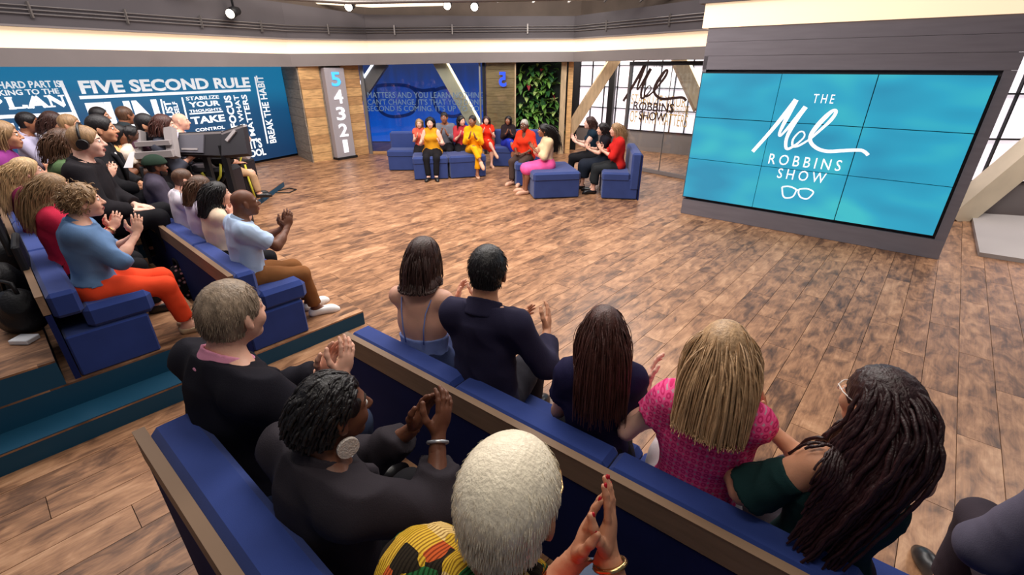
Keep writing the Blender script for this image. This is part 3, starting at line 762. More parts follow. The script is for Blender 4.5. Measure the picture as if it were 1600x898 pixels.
platform('second step of the left seating with a teal side under orange trousers', [pl2(-.02, 0), pl2(6.6, 0), pl2(6.6, -.9), pl2(5, -5), pl2(-.02, -5)], .13, .30)
L3E = L2E - NL * .86
def pl3(u, v): p = L3E + AL * u + NL * v; return (p.x, p.y)
platform('third step of the left seating behind the second blue bench', [pl3(-.02, 0), pl3(5, 0), pl3(5, -4), pl3(-.02, -4)], .30, .47)
R1O = Vector((-.955, 2.29, 0)); R2O = Vector((-1.26, 1.21, 0))
def pr_(u, v): p = R2O + AR2 * u + NR2 * v; return (p.x, p.y)
platform('teal-sided platform under the second right-hand bench', [pr_(-.06, .92), pr_(-.06, -1.6), pr_(4.2, -1.6), pr_(4.2, .55)], 0, .12)
platform('teal step behind the second right-hand bench at the bottom edge', [pr_(.10, -.06), pr_(.10, -1.6), pr_(3, -1.6), pr_(3, -.06)], .12, .34)

def bench(label, o, along, n, z0, length, mods, group=None, back=.62, seat=.43, depth=.46, bt=.14, rim=True, flip=False, name='audience_bench'):
    """x along the bench, y forward; origin at the rear floor corner of one end"""
    az = math.degrees(math.atan2(n.x, n.y))
    t = thing(name, label, 'bench', (o.x, o.y, z0), az, group)
    sx = 1 if Vector((n.y, -n.x, 0)).dot(along) > 0 else -1      # local x direction along the run
    c = lambda a, b: (sx * (a + b) / 2)
    MB().box((c(0, length), (.02 + depth - .04) / 2 + .01, .14), (length, depth - .04, .28), bev=.01).build('base', M_BLUE, t)
    w = length / mods
    for i in range(mods):
        a, b = i * w, (i + 1) * w
        MB().box((c(a, b), (bt + depth + .02) / 2 + .01, (.28 + seat) / 2), (w - .006, depth - bt + .03, seat - .275), bev=.032).build('seat_cushion', M_BLUE, t)
        MB().box((c(a, b), .02 + bt / 2, (.40 + back) / 2), (w - .006, bt, back - .40), bev=.022).build('back_cushion', M_BLUE, t)
    if rim:
        MB().box((c(0, length), 0, (back - .12) / 2), (length, .03, back - .12)).build('back_panel', M_BLUED, t)
        MB().box((c(0, length), -.002, back - .055), (length, .034, .115)).build('wood_rim', M_RIM, t)
        MB().box((c(0, length), -.002, back + .004), (length + .004, .036, .006)).build('edge_strip', M_EDGE, t)
    return t
bench('front bench of the left block with a wood rim, seating the man in white sneakers', Vector((-1.93, 2.91, 0)), AL, NL, .13, 2.75, 3, back=.62)
bench('second bench of the left block seating the woman in orange trousers', Vector((-2.70, 2.37, 0)), AL, NL, .30, 3.2, 3, back=.56)
bench('long front bench of the right block with a wood rim along its back', R1O, AR, NR, 0, 4.1, 5, back=.67, seat=.42)
bench('blue bench at the bottom edge seating three people behind the front bench', R2O, AR2, NR2, .12, 3.0, 3, back=.82, seat=.44)

# far seating at the edge of the stage: loose blue modules
M_BLUES = mat('stage_blue_fabric', (50, 66, 120), rough=.8, spec=.2, noise=(5, .08), bump=(500, .12), sheen=.15)
def ottoman(label, corners, h, backs=None, group=None, name='stage_ottoman', back_h=.72):
    p0, p1 = Vector(corners[0]), Vector(corners[1])      # front-left, front-right as seen by the camera
    d = (p1 - p0); wd = d.length; d.normalize(); n = Vector((-d.y, d.x, 0))
    az = math.degrees(math.atan2(-n.x, -n.y))
    t = thing(name, label, 'ottoman' if backs is None else 'bench', ((p0 + p1) / 2 + n * corners[2] / 2), az, group)
    dp = corners[2]
    MB().box((0, 0, h / 2 - .04), (wd - .03, dp - .03, h - .10), bev=.015).build('base', M_BLUES, t)
    if backs is None:
        MB().box((0, 0, h - .07), (wd, dp, .16), bev=.035).build('seat_cushion', M_BLUES, t)
    else:
        bx, by, bw, bd = backs     # position of the back cushion in the seat's frame
        MB().box((0 if abs(bx) < .01 else -bx * .08, 0 if abs(by) < .01 else -by * .08, h - .06), (wd - (.16 if abs(bx) > .01 else 0), dp - (.16 if abs(by) > .01 else 0), .15), bev=.03).build('seat_cushion', M_BLUES, t)
        MB().box((bx * (wd / 2 - .08), by * (dp / 2 - .08), back_h / 2 + .1), (bw or wd, bd or dp, back_h - .12), bev=.03).build('back_cushion', M_BLUES, t)
        MB().box((bx * (wd / 2 + .005), by * (dp / 2 + .005), back_h / 2), (.02 if abs(bx) > .01 else wd, .02 if abs(by) > .01 else dp, back_h)).build('back_panel', M_BLUED, t)
    return t
yf = at(648, 283)
ottoman('blue ottoman under the woman in the yellow top', (at(647, 282), at(702, 280), .62), .44)
ottoman('blue ottoman under the woman in the yellow suit', (at(704, 280), at(761, 276), .62), .44)
q0 = at(607, 267); 
ottoman('blue bench with a low back, left behind the yellow tops', (q0, q0 + Vector((1.75, .02, 0)), .60), .42, backs=(0, -1, None, .16))
q1 = Vector((-.45, 10.75, 0))
ottoman('blue bench with a low back behind the red dress', (q1, q1 + Vector((1.25, -.12, 0)), .60), .42, backs=(0, -1, None, .16))
ottoman('large blue ottoman under the woman in the pink skirt', (at(833, 312), at(906, 309), 1.0), .44)
ottoman('blue ottoman under the grey-haired woman in red', (at(806, 292) + Vector((0, 0, 0)), at(832, 291), .72), .43)
ottoman('blue bench end module with a tall back under the woman in the red blouse', (at(938, 311), at(996, 313), 1.15), .44, backs=(-1, 0, .16, None), back_h=.74)

# ================================================================== PEOPLE: signed-distance bodies, surface nets
class Field:
    def __init__(s, lo, hi, h):
        s.lo = np.array(lo, float) - 2 * h; s.h = h
        s.n = np.ceil((np.array(hi, float) + 2 * h - s.lo) / h).astype(int) + 1
        s.F = np.full(s.n, 1.0, np.float32)
        s.ax = [(s.lo[i] + h * np.arange(s.n[i])).astype(np.float32) for i in range(3)]
    def sub(s, lo, hi):
        a = np.maximum(((lo - s.lo) / s.h).astype(int) - 1, 0); b = np.minimum(((hi - s.lo) / s.h).astype(int) + 2, s.n)
        if (b <= a).any(): return None
        sl = tuple(slice(a[i], b[i]) for i in range(3))
        return sl, s.ax[0][sl[0]][:, None, None], s.ax[1][sl[1]][None, :, None], s.ax[2][sl[2]][None, None, :]
    def add(s, pr, off=0.0, k=.03, sub=False):
        lo, hi = bbox(pr, off + k + 2 * s.h)
        q = s.sub(lo, hi)
        if q is None: return
        sl, X, Y, Z = q
        d = dist(pr, X, Y, Z) - off
        for cp, cn in pr.get('cuts', ()):
            d = np.maximum(d, (X - cp[0]) * cn[0] + (Y - cp[1]) * cn[1] + (Z - cp[2]) * cn[2])
        A = s.F[sl]
        if sub:
            d = -d; h_ = np.maximum(k - np.abs(A - d), 0) / k; s.F[sl] = np.maximum(A, d) + h_ * h_ * k * .25
        else:
            h_ = np.maximum(k - np.abs(A - d), 0) / k; s.F[sl] = np.minimum(A, d) - h_ * h_ * k * .25
    def cut(s, p, n):
        s.F = np.maximum(s.F, (s.ax[0][:, None, None] - p[0]) * n[0] + (s.ax[1][None, :, None] - p[1]) * n[1] + (s.ax[2][None, None, :] - p[2]) * n[2])
    def mesh(s):
        return surface_nets(s.F, s.lo, s.h)
def cone(a, b, ra, rb, flat=None, k=1.0, **kw):
    return dict(t='c', a=np.array(a, float), b=np.array(b, float), ra=ra, rb=rb, flat=None if flat is None else np.array(flat, float), k=k, **kw)
def ell(c, r, M=None, **kw):
    return dict(t='e', c=np.array(c, float), r=np.array(r, float), M=np.eye(3) if M is None else np.array(M, float), **kw)
def bbox(p, pad):
    if p['t'] == 'c':
        r = max(p['ra'], p['rb']) + pad
        return np.minimum(p['a'], p['b']) - r, np.maximum(p['a'], p['b']) + r
    e = np.sqrt(((p['M'] * p['r'][None, :]) ** 2).sum(1)) + pad
    return p['c'] - e, p['c'] + e
def dist(p, X, Y, Z):
    if p['t'] == 'c':
        a, b = p['a'], p['b']; x, y, z = X - a[0], Y - a[1], Z - a[2]; d = b - a
        if p['flat'] is not None:
            f = p['flat'] / np.linalg.norm(p['flat']); m = (x * f[0] + y * f[1] + z * f[2]) * (p['k'] - 1)
            x, y, z = x + m * f[0], y + m * f[1], z + m * f[2]; d = d + f * (d @ f) * (p['k'] - 1)
        L2 = max(d @ d, 1e-9); t = np.clip((x * d[0] + y * d[1] + z * d[2]) / L2, 0, 1)
        return (np.sqrt((x - t * d[0]) ** 2 + (y - t * d[1]) ** 2 + (z - t * d[2]) ** 2) - (p['ra'] + (p['rb'] - p['ra']) * t)).astype(np.float32)
    x, y, z = X - p['c'][0], Y - p['c'][1], Z - p['c'][2]; M = p['M']; r = p['r']
    u = (x * M[0, 0] + y * M[1, 0] + z * M[2, 0]) / r[0]; v = (x * M[0, 1] + y * M[1, 1] + z * M[2, 1]) / r[1]; w = (x * M[0, 2] + y * M[1, 2] + z * M[2, 2]) / r[2]
    k0 = np.sqrt(u * u + v * v + w * w) + 1e-6; k1 = np.sqrt((u / r[0]) ** 2 + (v / r[1]) ** 2 + (w / r[2]) ** 2) + 1e-6
    return (k0 * (k0 - 1) / k1).astype(np.float32)
_C8 = [(i, j, k) for i in (0, 1) for j in (0, 1) for k in (0, 1)]
_E12 = [(a, b) for a in range(8) for b in range(a + 1, 8) if sum(abs(_C8[a][i] - _C8[b][i]) for i in range(3)) == 1]
def surface_nets(F, lo, h):
    I = F < 0; n = F.shape
    c = np.zeros((n[0] - 1, n[1] - 1, n[2] - 1), np.int8)
    for i, j, k in _C8: c += I[i:n[0] - 1 + i, j:n[1] - 1 + j, k:n[2] - 1 + k]
    act = (c > 0) & (c < 8); ix = np.argwhere(act); m = len(ix)
    ids = np.full(c.shape, -1, np.int32); ids[act] = np.arange(m)
    g = np.stack([F[ix[:, 0] + a, ix[:, 1] + b, ix[:, 2] + d] for a, b, d in _C8], 1)
    acc = np.zeros((m, 3)); cnt = np.zeros(m)
    for a, b in _E12:
        fa, fb = g[:, a], g[:, b]; x = (fa < 0) != (fb < 0)
        t = np.where(x, fa / np.where(fa == fb, 1, fa - fb), 0)
        for q in range(3): acc[:, q] += np.where(x, _C8[a][q] + t * (_C8[b][q] - _C8[a][q]), 0)
        cnt += x
    V = lo + h * (ix + acc / cnt[:, None])
    Q = []
    for axis in range(3):
        s0 = [slice(None)] * 3; s1 = [slice(None)] * 3; s0[axis] = slice(0, -1); s1[axis] = slice(1, None)
        d = I[tuple(s0)].astype(np.int8) - I[tuple(s1)].astype(np.int8); e = np.argwhere(d != 0)
        o1, o2 = (axis + 1) % 3, (axis + 2) % 3
        e = e[(e[:, o1] > 0) & (e[:, o2] > 0) & (e[:, o1] < n[o1] - 1) & (e[:, o2] < n[o2] - 1)]
        sg = d[e[:, 0], e[:, 1], e[:, 2]]
        def at_(da, db):
            q = e.copy(); q[:, o1] -= da; q[:, o2] -= db; return ids[q[:, 0], q[:, 1], q[:, 2]]
        q = np.stack([at_(1, 1), at_(0, 1), at_(0, 0), at_(1, 0)], 1)
        q[sg < 0] = q[sg < 0][:, ::-1]; Q.append(q)
    Q = np.concatenate(Q); Q = Q[(Q >= 0).all(1)]
    return V, Q
def vnormals(V, Q):
    fn = np.cross(V[Q[:, 2]] - V[Q[:, 0]], V[Q[:, 3 % Q.shape[1]]] - V[Q[:, 1]])
    N = np.zeros_like(V)
    for i in range(Q.shape[1]): np.add.at(N, Q[:, i], fn)
    return N / (np.linalg.norm(N, axis=1, keepdims=True) + 1e-9)
def waves(V, freq, seed, n=6):
    r = np.random.default_rng(seed); o = np.zeros(len(V))
    P = V + .02 * np.sin(V[:, [1, 2, 0]] * freq * .7 + r.uniform(0, 6, 3))
    for i in range(n):
        k = r.normal(size=3); k *= freq * r.uniform(.6, 1.6) / np.linalg.norm(k); o += np.sin(P @ k + r.uniform(0, 6.28))
    o = o / n
    return o + .6 * (.35 - np.abs(np.sin(P @ (r.normal(size=3) * freq * .55) + 3 * o)))
def build_sdf(prims, h, off=0.0, k=.03, cuts=(), subs=(), wrinkle=0.0, wf=38, seed=0):
    los, his = zip(*[bbox(p, off + .02) for p in prims])
    f = Field(np.min(los, 0), np.max(his, 0), h)
    for p in prims: f.add(p, off + p.get('off', 0), p.get('bk', k))
    for p in subs: f.add(p, 0, p.get('bk', .01), sub=True)
    for p, n in cuts: f.cut(p, n)
    V, Q = f.mesh()
    if wrinkle and len(V): V = V + vnormals(V, Q) * (waves(V, wf, seed) * wrinkle)[:, None]
    return V, Q
def join(parts):
    V, Q, o = [], [], 0
    for v, q in parts: V.append(v); Q.append(q + o); o += len(v)
    return np.concatenate(V), np.concatenate(Q)

RES = dict(near=(.018, .0060, .0043, .0092), mid=(.026, .0090, .0070, .0145), far=(.030, .0122, .0108, .021))
v3 = lambda *a: np.array(a, float)
nrm = lambda a: a / (np.linalg.norm(a) + 1e-9)
def rotz(a): c, s_ = math.cos(a), math.sin(a); return np.array([[c, -s_, 0], [s_, c, 0], [0, 0, 1.]])
def rotx(a): c, s_ = math.cos(a), math.sin(a); return np.array([[1., 0, 0], [0, c, -s_], [0, s_, c]])
def roty(a): c, s_ = math.cos(a), math.sin(a); return np.array([[c, 0, s_], [0, 1., 0], [-s_, 0, c]])
def ik(S_, W_, l1, l2, pole):
    d = W_ - S_; L = np.linalg.norm(d); mx = (l1 + l2) * .995
    if L > mx: W_ = S_ + d / L * mx; d = W_ - S_; L = mx
    t = d / L; x = (l1 * l1 - l2 * l2 + L * L) / (2 * L); hgt = math.sqrt(max(l1 * l1 - x * x, 0)); p = nrm(pole - t * (pole @ t))
    return S_ + t * x + p * hgt, W_

class Pose: pass
def skeleton(sp):
    """joint positions in the sitter's own frame: x right, y forward, z up, origin on the floor under the hips"""
    s = sp.get('scale', 1.0); fem = sp.get('female', False); P = Pose(); P.s = s
    seat = sp.get('seat', .39); lean = R(sp.get('lean', 3)); wd = sp.get('build', 1.0)
    P.hip = v3(0, 0, seat + .09 * s)
    tw = rotz(-R(sp.get('twist', 0))) @ roty(R(sp.get('tilt', 0)))
    d = tw @ v3(0, math.sin(lean), math.cos(lean)); P.d = d; P.X = tw @ v3(1, 0, 0); P.Y = nrm(np.cross(d, P.X))
    sp_ = lambda t: P.hip + d * t * s
    P.waist, P.chest, P.upper, P.nb = sp_(.15), sp_(.31), sp_(.42), sp_(.495)
    hy, hp, hr = sp.get('head', (0, 0, 0))
    P.HR = tw @ rotz(-R(hy)) @ rotx(R(hp)) @ roty(R(hr))
    nd = nrm(d * .9 + P.Y * .28)
    P.hb = P.nb + nd * .085 * s                                # base of the skull
    P.hs = s * sp.get('head_scale', 1.0)
    P.hc = P.hb + nrm(nd + v3(0, 0, .5)) * .085 * s + P.HR @ v3(0, .02, .0) * s
    sh = (.138 if fem else .168) * wd * s
    P.sh = [P.upper + d * .030 * s + P.X * sh * q - P.Y * .01 for q in (-1, 1)]
    P.l1, P.l2 = .285 * s, .245 * s
    P.wr, P.el, P.hf, P.hn = [None] * 2, [None] * 2, [None] * 2, [None] * 2
    arms = sp.get('arms', 'clap'); C = v3(*sp.get('clap', (0, .33, .38))); gap = sp.get('gap', .035)
    for i, q in enumerate((-1, 1)):
        a = arms if isinstance(arms, str) else arms[i]
        if a == 'clap':
            f = nrm(v3(-q * .12, *sp.get('fingers', (.5, .8)))); n = v3(-q, 0.05, 0); w = v3(C[0], C[1], 0) * s + v3(0, 0, P.hip[2] + C[2] * s) + v3(q * (gap + .018) * s, 0, 0) - f * .085 * s
            w = w + f * (.03 * s if q > 0 else 0) ; pole = v3(q * (.45 if fem else .62), -.35, -.8)
        elif a == 'lap':
            f = nrm(v3(-q * .5, .8, -.1)); n = v3(0, -.1, -1); w = P.hip + v3(q * .10, .24, .105) * s; pole = v3(q * .8, -.6, -.2)
        elif a == 'down':
            f = nrm(v3(0, .35, -.9)); n = v3(-q, 0, 0); w = P.sh[i] + v3(q * .06, .12, -.46) * s; pole = v3(q * .5, -.8, 0)
        else:
            w, f, n = [v3(*x) for x in a[:3]]; w = w * s + v3(0, 0, P.hip[2]); f = nrm(f); pole = v3(*a[3]) if len(a) > 3 else v3(q * .75, -.35, -.75)
        if not (isinstance(arms, dict)): w = rotz(-R(sp.get('twist', 0))) @ w; f = rotz(-R(sp.get('twist', 0))) @ f; n = rotz(-R(sp.get('twist', 0))) @ n
        P.el[i], P.wr[i] = ik(P.sh[i], w, P.l1, P.l2, pole); P.hf[i] = f; P.hn[i] = nrm(n - f * (n @ f))
    hw = .088 * s * (1.04 if fem else 1); P.kn, P.an, P.toe, P.hj = [None] * 2, [None] * 2, [None] * 2, [None] * 2
    sprd = sp.get('spread', .035); legs = sp.get('legs', 'sit'); th, shn = .415 * s, .405 * s
    fz = sp.get('foot_z', 0.0)
    for i, q in enumerate((-1, 1)):
        hj = P.hip + v3(q * hw, .0, -.015 * s); P.hj[i] = hj
        fy = sp.get('feet', .0) ; yaw = sp.get('knee_yaw', 0)
        kn0 = hj + rotz(-R(yaw)) @ v3(q * sprd, .95, 0) * th / np.linalg.norm(v3(sprd, .95, 0))
        an = kn0 + v3(q * -.01, .03 + fy, 0); an[2] = fz + .085 * s
        if legs == 'cross' and i == 1:
            kn = P.hip + rotz(-R(yaw)) @ v3(-.03, .40, .11) * s; an = kn + rotz(-R(yaw)) @ v3(-.17, .20, -.30) * s; P.kn[i] = kn; P.an[i] = an
            P.toe[i] = an + nrm(rotz(-R(yaw)) @ v3(-.3, .75, -.55)) * .17 * s; continue
        kn, an = ik(hj, an, th, shn, v3(q * .1, .55, .8)); P.kn[i] = kn; P.an[i] = an
        P.toe[i] = v3(an[0] + q * .03, an[1] + .155 * s, fz + .028 * s) if not yaw else an + rotz(-R(yaw)) @ v3(q * .02, .155 * s, 0) + v3(0, 0, fz + .028 * s - an[2])
    return P

def body_prims(P, sp):
    s = P.s; fem = sp.get('female', False); w = sp.get('build', 1.0); fat = sp.get('fat', 1.0)
    X, Y, d = P.X, P.Y, P.d
    hipw = (1.10 if fem else 1.0) * fat
    T = [ell(P.hip + v3(0, -.01, .0), v3(.168 * hipw, .118 * fat, .105) * s),
         cone(P.hip + d * .02 * s, P.waist, .148 * s * hipw, (.122 if fem else .142) * s * fat, flat=Y, k=1.32),
         cone(P.waist, P.chest, (.122 if fem else .142) * s * fat, .150 * s * w, flat=Y, k=1.34),
         cone(P.chest, P.upper, .150 * s * w, .128 * s * w, flat=Y, k=1.36),
         cone(P.sh[0], P.sh[1], .056 * s, .056 * s),
         cone(P.upper - Y * .025 * s, P.nb - Y * .005 * s, .10 * s, .055 * s, flat=Y, k=1.2)]
    for q in (0, 1): T.append(cone(P.nb + d * .015 * s - Y * .005, P.sh[q] + d * .004 * s - X * (-.040 if q == 0 else .040) * s, .045 * s, .046 * s, bk=.04))
    if fem:
        for q in (-1, 1): T.append(ell(P.chest + d * .03 * s + Y * .098 * s + X * .072 * q * s, v3(.062, .05, .058) * s))
    N = [cone(P.nb - d * .03 * s, P.hb + P.HR @ v3(0, -.005, .03) * s, (.052 if fem else .060) * s, (.049 if fem else .058) * s)]
    A = []
    af = sp.get('arm', 1.0) * (0.86 if fem else 1.0)
    for q in (0, 1):
        A.append([cone(P.sh[q], P.sh[q] + (P.el[q] - P.sh[q]) * .45, .057 * s * af, .049 * s * af), cone(P.sh[q] + (P.el[q] - P.sh[q]) * .3, P.el[q], .050 * s * af, .039 * s * af),
                  cone(P.el[q], P.el[q] + (P.wr[q] - P.el[q]) * .35, .038 * s * af, .041 * s * af), cone(P.el[q] + (P.wr[q] - P.el[q]) * .3, P.wr[q], .041 * s * af, .0265 * s)])
    Lg = []
    for q in (0, 1):
        tf = fat * (1.05 if fem else 1.0)
        Lg.append([cone(P.hj[q], P.hj[q] + (P.kn[q] - P.hj[q]) * .5, .090 * s * tf, .075 * s * tf), cone(P.hj[q] + (P.kn[q] - P.hj[q]) * .4, P.kn[q], .078 * s * tf, .055 * s),
                   cone(P.kn[q], P.kn[q] + (P.an[q] - P.kn[q]) * .35, .053 * s, .056 * s), cone(P.kn[q] + (P.an[q] - P.kn[q]) * .3, P.an[q], .056 * s, .035 * s)])
    Ft = []
    for q in (0, 1):
        f = nrm(P.toe[q] - P.an[q]); hl = P.an[q] - nrm(v3(f[0], f[1], 0)) * .035 * s - v3(0, 0, .05 * s) if sp.get('legs') != 'cross' or q == 0 else P.an[q] - f * .03 - v3(0, 0, .03) * s
        Ft.append([cone(P.an[q], hl, .034 * s, .030 * s), cone(P.an[q] - v3(0, 0, .02) * s, P.toe[q], .036 * s, .026 * s), cone(hl, P.toe[q], .031 * s, .030 * s), cone(P.toe[q] - f * .03 * s, P.toe[q] + f * .04 * s, .034 * s, .022 * s)])
    return T, N, A, Lg, Ft
def head_prims(P, sp):
    s = P.hs; H = lambda x, y, z: P.hc + P.HR @ (v3(x, y, z) * s); fem = sp.get('female', False)
    E = lambda c, r, M=None: ell(H(*c), v3(*r) * s, P.HR if M is None else P.HR @ M)
    L = [E((0, -.012, .032), (.076, .096, .086)), E((0, .02, -.038), (.060 if fem else .064, .070, .078)), E((0, .062, -.094), (.024 if fem else .03, .022, .022)),
         E((0, .070, .018), (.056, .024, .016))]
    for q in (-1, 1):
        L.append(E((.040 * q, .058, -.028), (.026, .026, .028)))
        L.append(dict(E((.079 * q, -.010, -.005), (.010, .021, .033), rotz(q * .45)), bk=.008))
        L.append(dict(E((.076 * q, -.005, -.030), (.009, .012, .013)), bk=.008))
    L.append(dict(cone(H(0, .088, .010), H(0, .112, -.026), .0085 * s, .0125 * s), bk=.014))
    for q in (-1, 1): L.append(dict(E((.012 * q, .100, -.030), (.009, .011, .008)), bk=.008))
    L.append(dict(E((0, .089, -.058), (.024, .013, .0075)), bk=.008)); L.append(dict(E((0, .088, -.070), (.020, .013, .0085)), bk=.008))
    subs = [dict(E((.031 * q, .098, .006), (.017, .014, .011)), bk=.012) for q in (-1, 1)]
    if sp.get('res') == 'near': subs.append(dict(E((0, .102, -.064), (.021, .010, .0018)), bk=.003))
    return L, subs, H
def hand_prims(P, q, sp):
    s = P.s * (.93 if sp.get('female') else 1.02) * sp.get('hand_scale', 1.0)
    W_, f, n = P.wr[q], P.hf[q], P.hn[q]; th = np.cross(f, n)
    side = th if (th @ v3(0, -1, .35)) > 0 else -th                                       # thumbs towards the body / up
    if sp.get('thumb'): side = th if (th @ v3(*sp['thumb'])) > 0 else -th
    M = np.stack([side, f, n], 1); L = []
    fore = nrm(P.wr[q] - P.el[q])
    L.append(cone(W_ - fore * .05 * s, W_ + f * .018 * s, .029 * s, .025 * s, flat=n, k=1.25))
    L.append(ell(W_ + f * .052 * s, v3(.040, .050, .0165) * s, M)); L.append(ell(W_ + f * .035 * s + side * .018 * s + n * .006 * s, v3(.022, .034, .018) * s, M))
    curl = sp.get('curl', .22)
    for j, (x, ln, r) in enumerate([(.030, .072, .0090), (.0105, .080, .0094), (-.009, .074, .0089), (-.027, .058, .0080)]):
        p = W_ + f * (.090 - abs(x) * .18) * s + side * x * s; a = .0; dirv = nrm(f + side * x * (3.2 + (j == 0) * 1.2)); r *= s
        for seg, fr in enumerate((.45, .32, .25)):
            a += curl * (.6 + .3 * seg) * (1 + .15 * j); dv = nrm(dirv * math.cos(a) + n * math.sin(a)); b = p + dv * ln * fr * s
            L.append(dict(cone(p, b, r * (1 - .06 * seg), r * (.94 - .08 * seg)), bk=.0045)); p = b
    p = W_ + f * .022 * s + side * .030 * s; 
    for seg, (ln, r) in enumerate(((.042, .0125), (.034, .0108), (.026, .0095))):
        dv = nrm(side * (.75 - .28 * seg) + f * (.62 + .25 * seg) + n * .28); b = p + dv * ln * s; L.append(dict(cone(p, b, r * s, r * .93 * s), bk=.008)); p = b
    return L

# ------------------------------------------------------------------ hair
def strand_mesh(P, sp, hs, col_caps):
    """locks of hair: rooted on the scalp, combed from the parting, then falling under gravity over head, neck and back"""
    r = np.random.default_rng(hs.get('seed', 5)); s = P.hs; n = hs['n']
    nn_ = int(n * 1.9); i = np.arange(nn_) + .5; ph = np.arccos(1 - 2 * i / nn_); th = math.pi * (1 + 5 ** .5) * i
    D = np.stack([np.cos(th) * np.sin(ph), np.sin(th) * np.sin(ph), np.cos(ph)], 1); D = D + r.normal(size=D.shape) * .03
    cr = v3(0, -.012, .032); rad = v3(.076, .096, .086)
    p = cr + D / np.linalg.norm(D, axis=1, keepdims=True) * rad
    zz = np.maximum(p[:, 2], -.08)
    keep = (p[:, 1] < hs.get('line', .012) + .72 * zz) & (p[:, 2] > hs.get('zmin', -.06))
    if hs['length'] < .06 and not hs.get('over_ears'): keep &= ~((np.abs(p[:, 0]) > .052) & (p[:, 2] < .012) & (p[:, 1] > -.040))
    if hs.get('top_only') is not None: keep &= p[:, 2] > hs['top_only']
    p = p[keep]; n = len(p)
    part = hs.get('part', 0.0); cs = hs.get('comb', (1.0, -.6, -.2))
    fr = .25 + .75 * np.clip((p[:, 1] + .02) / .07, 0, 1); d = np.stack([np.clip((p[:, 0] - part) / .05, -1, 1) * cs[0] * fr, np.full(n, cs[1]), np.full(n, cs[2])], 1) + r.normal(size=(n, 3)) * hs.get('mess', .15)
    p = (P.HR @ (p * s).T).T + P.hc; d = (P.HR @ d.T).T; cw = P.hc + P.HR @ (cr * s)
    Mi = P.HR.T; lift = r.uniform(.004, hs.get('lift', .022), n) * s
    ln = hs['length'] * s * r.uniform(hs.get('lmin', .85), 1.05, n); st = hs.get('steps', 14); ds = ln / st
    g = hs.get('grav', .28); back = hs.get('back', 0.0); zc = hs.get('cut')
    face = P.hc + P.HR @ (v3(0, .055, -.04) * s)
    out = [p.copy()]; ph0 = r.uniform(0, 6.28, n); amp = hs.get('wave', 0.0); wl_ = hs.get('wavel', .08)
    for k in range(st):
        u = (p - cw) @ P.HR / (rad * s); nn = (u / (rad * s)) @ P.HR.T; nn /= np.linalg.norm(nn, axis=1, keepdims=True) + 1e-9
        el = np.linalg.norm(u, axis=1)
        close = np.clip(1.6 - el, 0, 1)[:, None]
        d = d / (np.linalg.norm(d, axis=1, keepdims=True) + 1e-9)
        d = d - nn * np.minimum((d * nn).sum(1), 0)[:, None] * close
        gr = g * (.35 + .65 * min(1, k / (st * .35)))
        d = d * (1 - gr) + v3(hs.get('swing', 0), -back, -1) * gr; d /= np.linalg.norm(d, axis=1, keepdims=True) + 1e-9
        p = p + d * ds[:, None]
        if amp:
            sd = np.cross(d, nn); sd /= np.linalg.norm(sd, axis=1, keepdims=True) + 1e-9
            p = p + sd * (amp * np.cos(ln / st * k * 6.28 / wl_ + ph0))[:, None] + nn * (amp * .6 * np.sin(ln / st * k * 6.28 / wl_ + ph0 * 1.7))[:, None]
        # head collision
        lf = lift * min(1, .35 + k / 5)
        R_ = rad * s + 0
        u = (p - cw) @ P.HR; e = np.sqrt(((u / (R_[None, :] + lf[:, None])) ** 2).sum(1)); ins = e < 1
        u[ins] /= e[ins][:, None]; p[ins] = (cw + u @ P.HR.T)[ins]
        u = (p - face) @ P.HR; Rf = v3(.072, .07, .10) * s; e = np.sqrt(((u / Rf) ** 2).sum(1)); ins = e < 1
        if ins.any():
            x = u[ins]; side = np.sign(x[:, 0] + 1e-6); rem = np.sqrt(np.maximum(1 - (x[:, 1] / Rf[1]) ** 2 - (x[:, 2] / Rf[2]) ** 2, 0)); x[:, 0] = side * rem * Rf[0]; p[ins] = face + x @ P.HR.T
        for a, b, rr in col_caps:
            ba = b - a; t = np.clip(((p - a) @ ba) / (ba @ ba), 0, 1); q = a + t[:, None] * ba; v = p - q; dd = np.linalg.norm(v, axis=1); ins = dd < rr + lift * .8
            p[ins] = (q + v / (dd[:, None] + 1e-9) * (rr + lift * .8)[:, None])[ins]
        if hs['length'] > .18:
            cx = cw + P.X * hs.get('swing', 0) * .35 * k / st; lx = (p - cx) @ P.X; p = p - P.X * (np.sign(lx) * np.maximum(np.abs(lx) - hs.get('gather', .078) * s, 0) * .30)[:, None]
        if zc is not None:
            lim = P.hc[2] + zc * s + r.uniform(-.006, .006, n); p[:, 2] = np.maximum(p[:, 2], lim)
        out.append(p.copy())
    C = np.stack(out, 1); m = C.shape[1]
    T = np.gradient(C, axis=1); T /= np.linalg.norm(T, axis=2, keepdims=True) + 1e-9
    N = C - cw; N[:, :, 2] *= .25; N -= T * (N * T).sum(2, keepdims=True); N /= np.linalg.norm(N, axis=2, keepdims=True) + 1e-9
    B = np.cross(T, N); t = np.linspace(0, 1, m)[None, :, None]
    wd = hs.get('w', .0075) * s * (1 - hs.get('taper', .65) * t ** 2.5) * r.uniform(.75, 1.25, (n, 1, 1)); tk = wd * hs.get('flat', .45)
    if hs.get('lumps'): lm = 1 + .18 * np.sin(np.arange(m)[None, :, None] * 2.1 + ph0[:, None, None]); wd = wd * lm; tk = tk * lm
    ns = hs.get('sides', 3); ring = []
    for q in range(ns):
        a = 2 * math.pi * q / ns; ring.append(C + B * wd * .5 * math.cos(a) + N * tk * .5 * math.sin(a) + 0)
    V = np.stack(ring, 2).reshape(-1, 3)
    si = np.arange(n)[:, None, None]; ki = np.arange(m - 1)[None, :, None]; qi = np.arange(ns)[None, None, :]
    base = si * m * ns + ki * ns
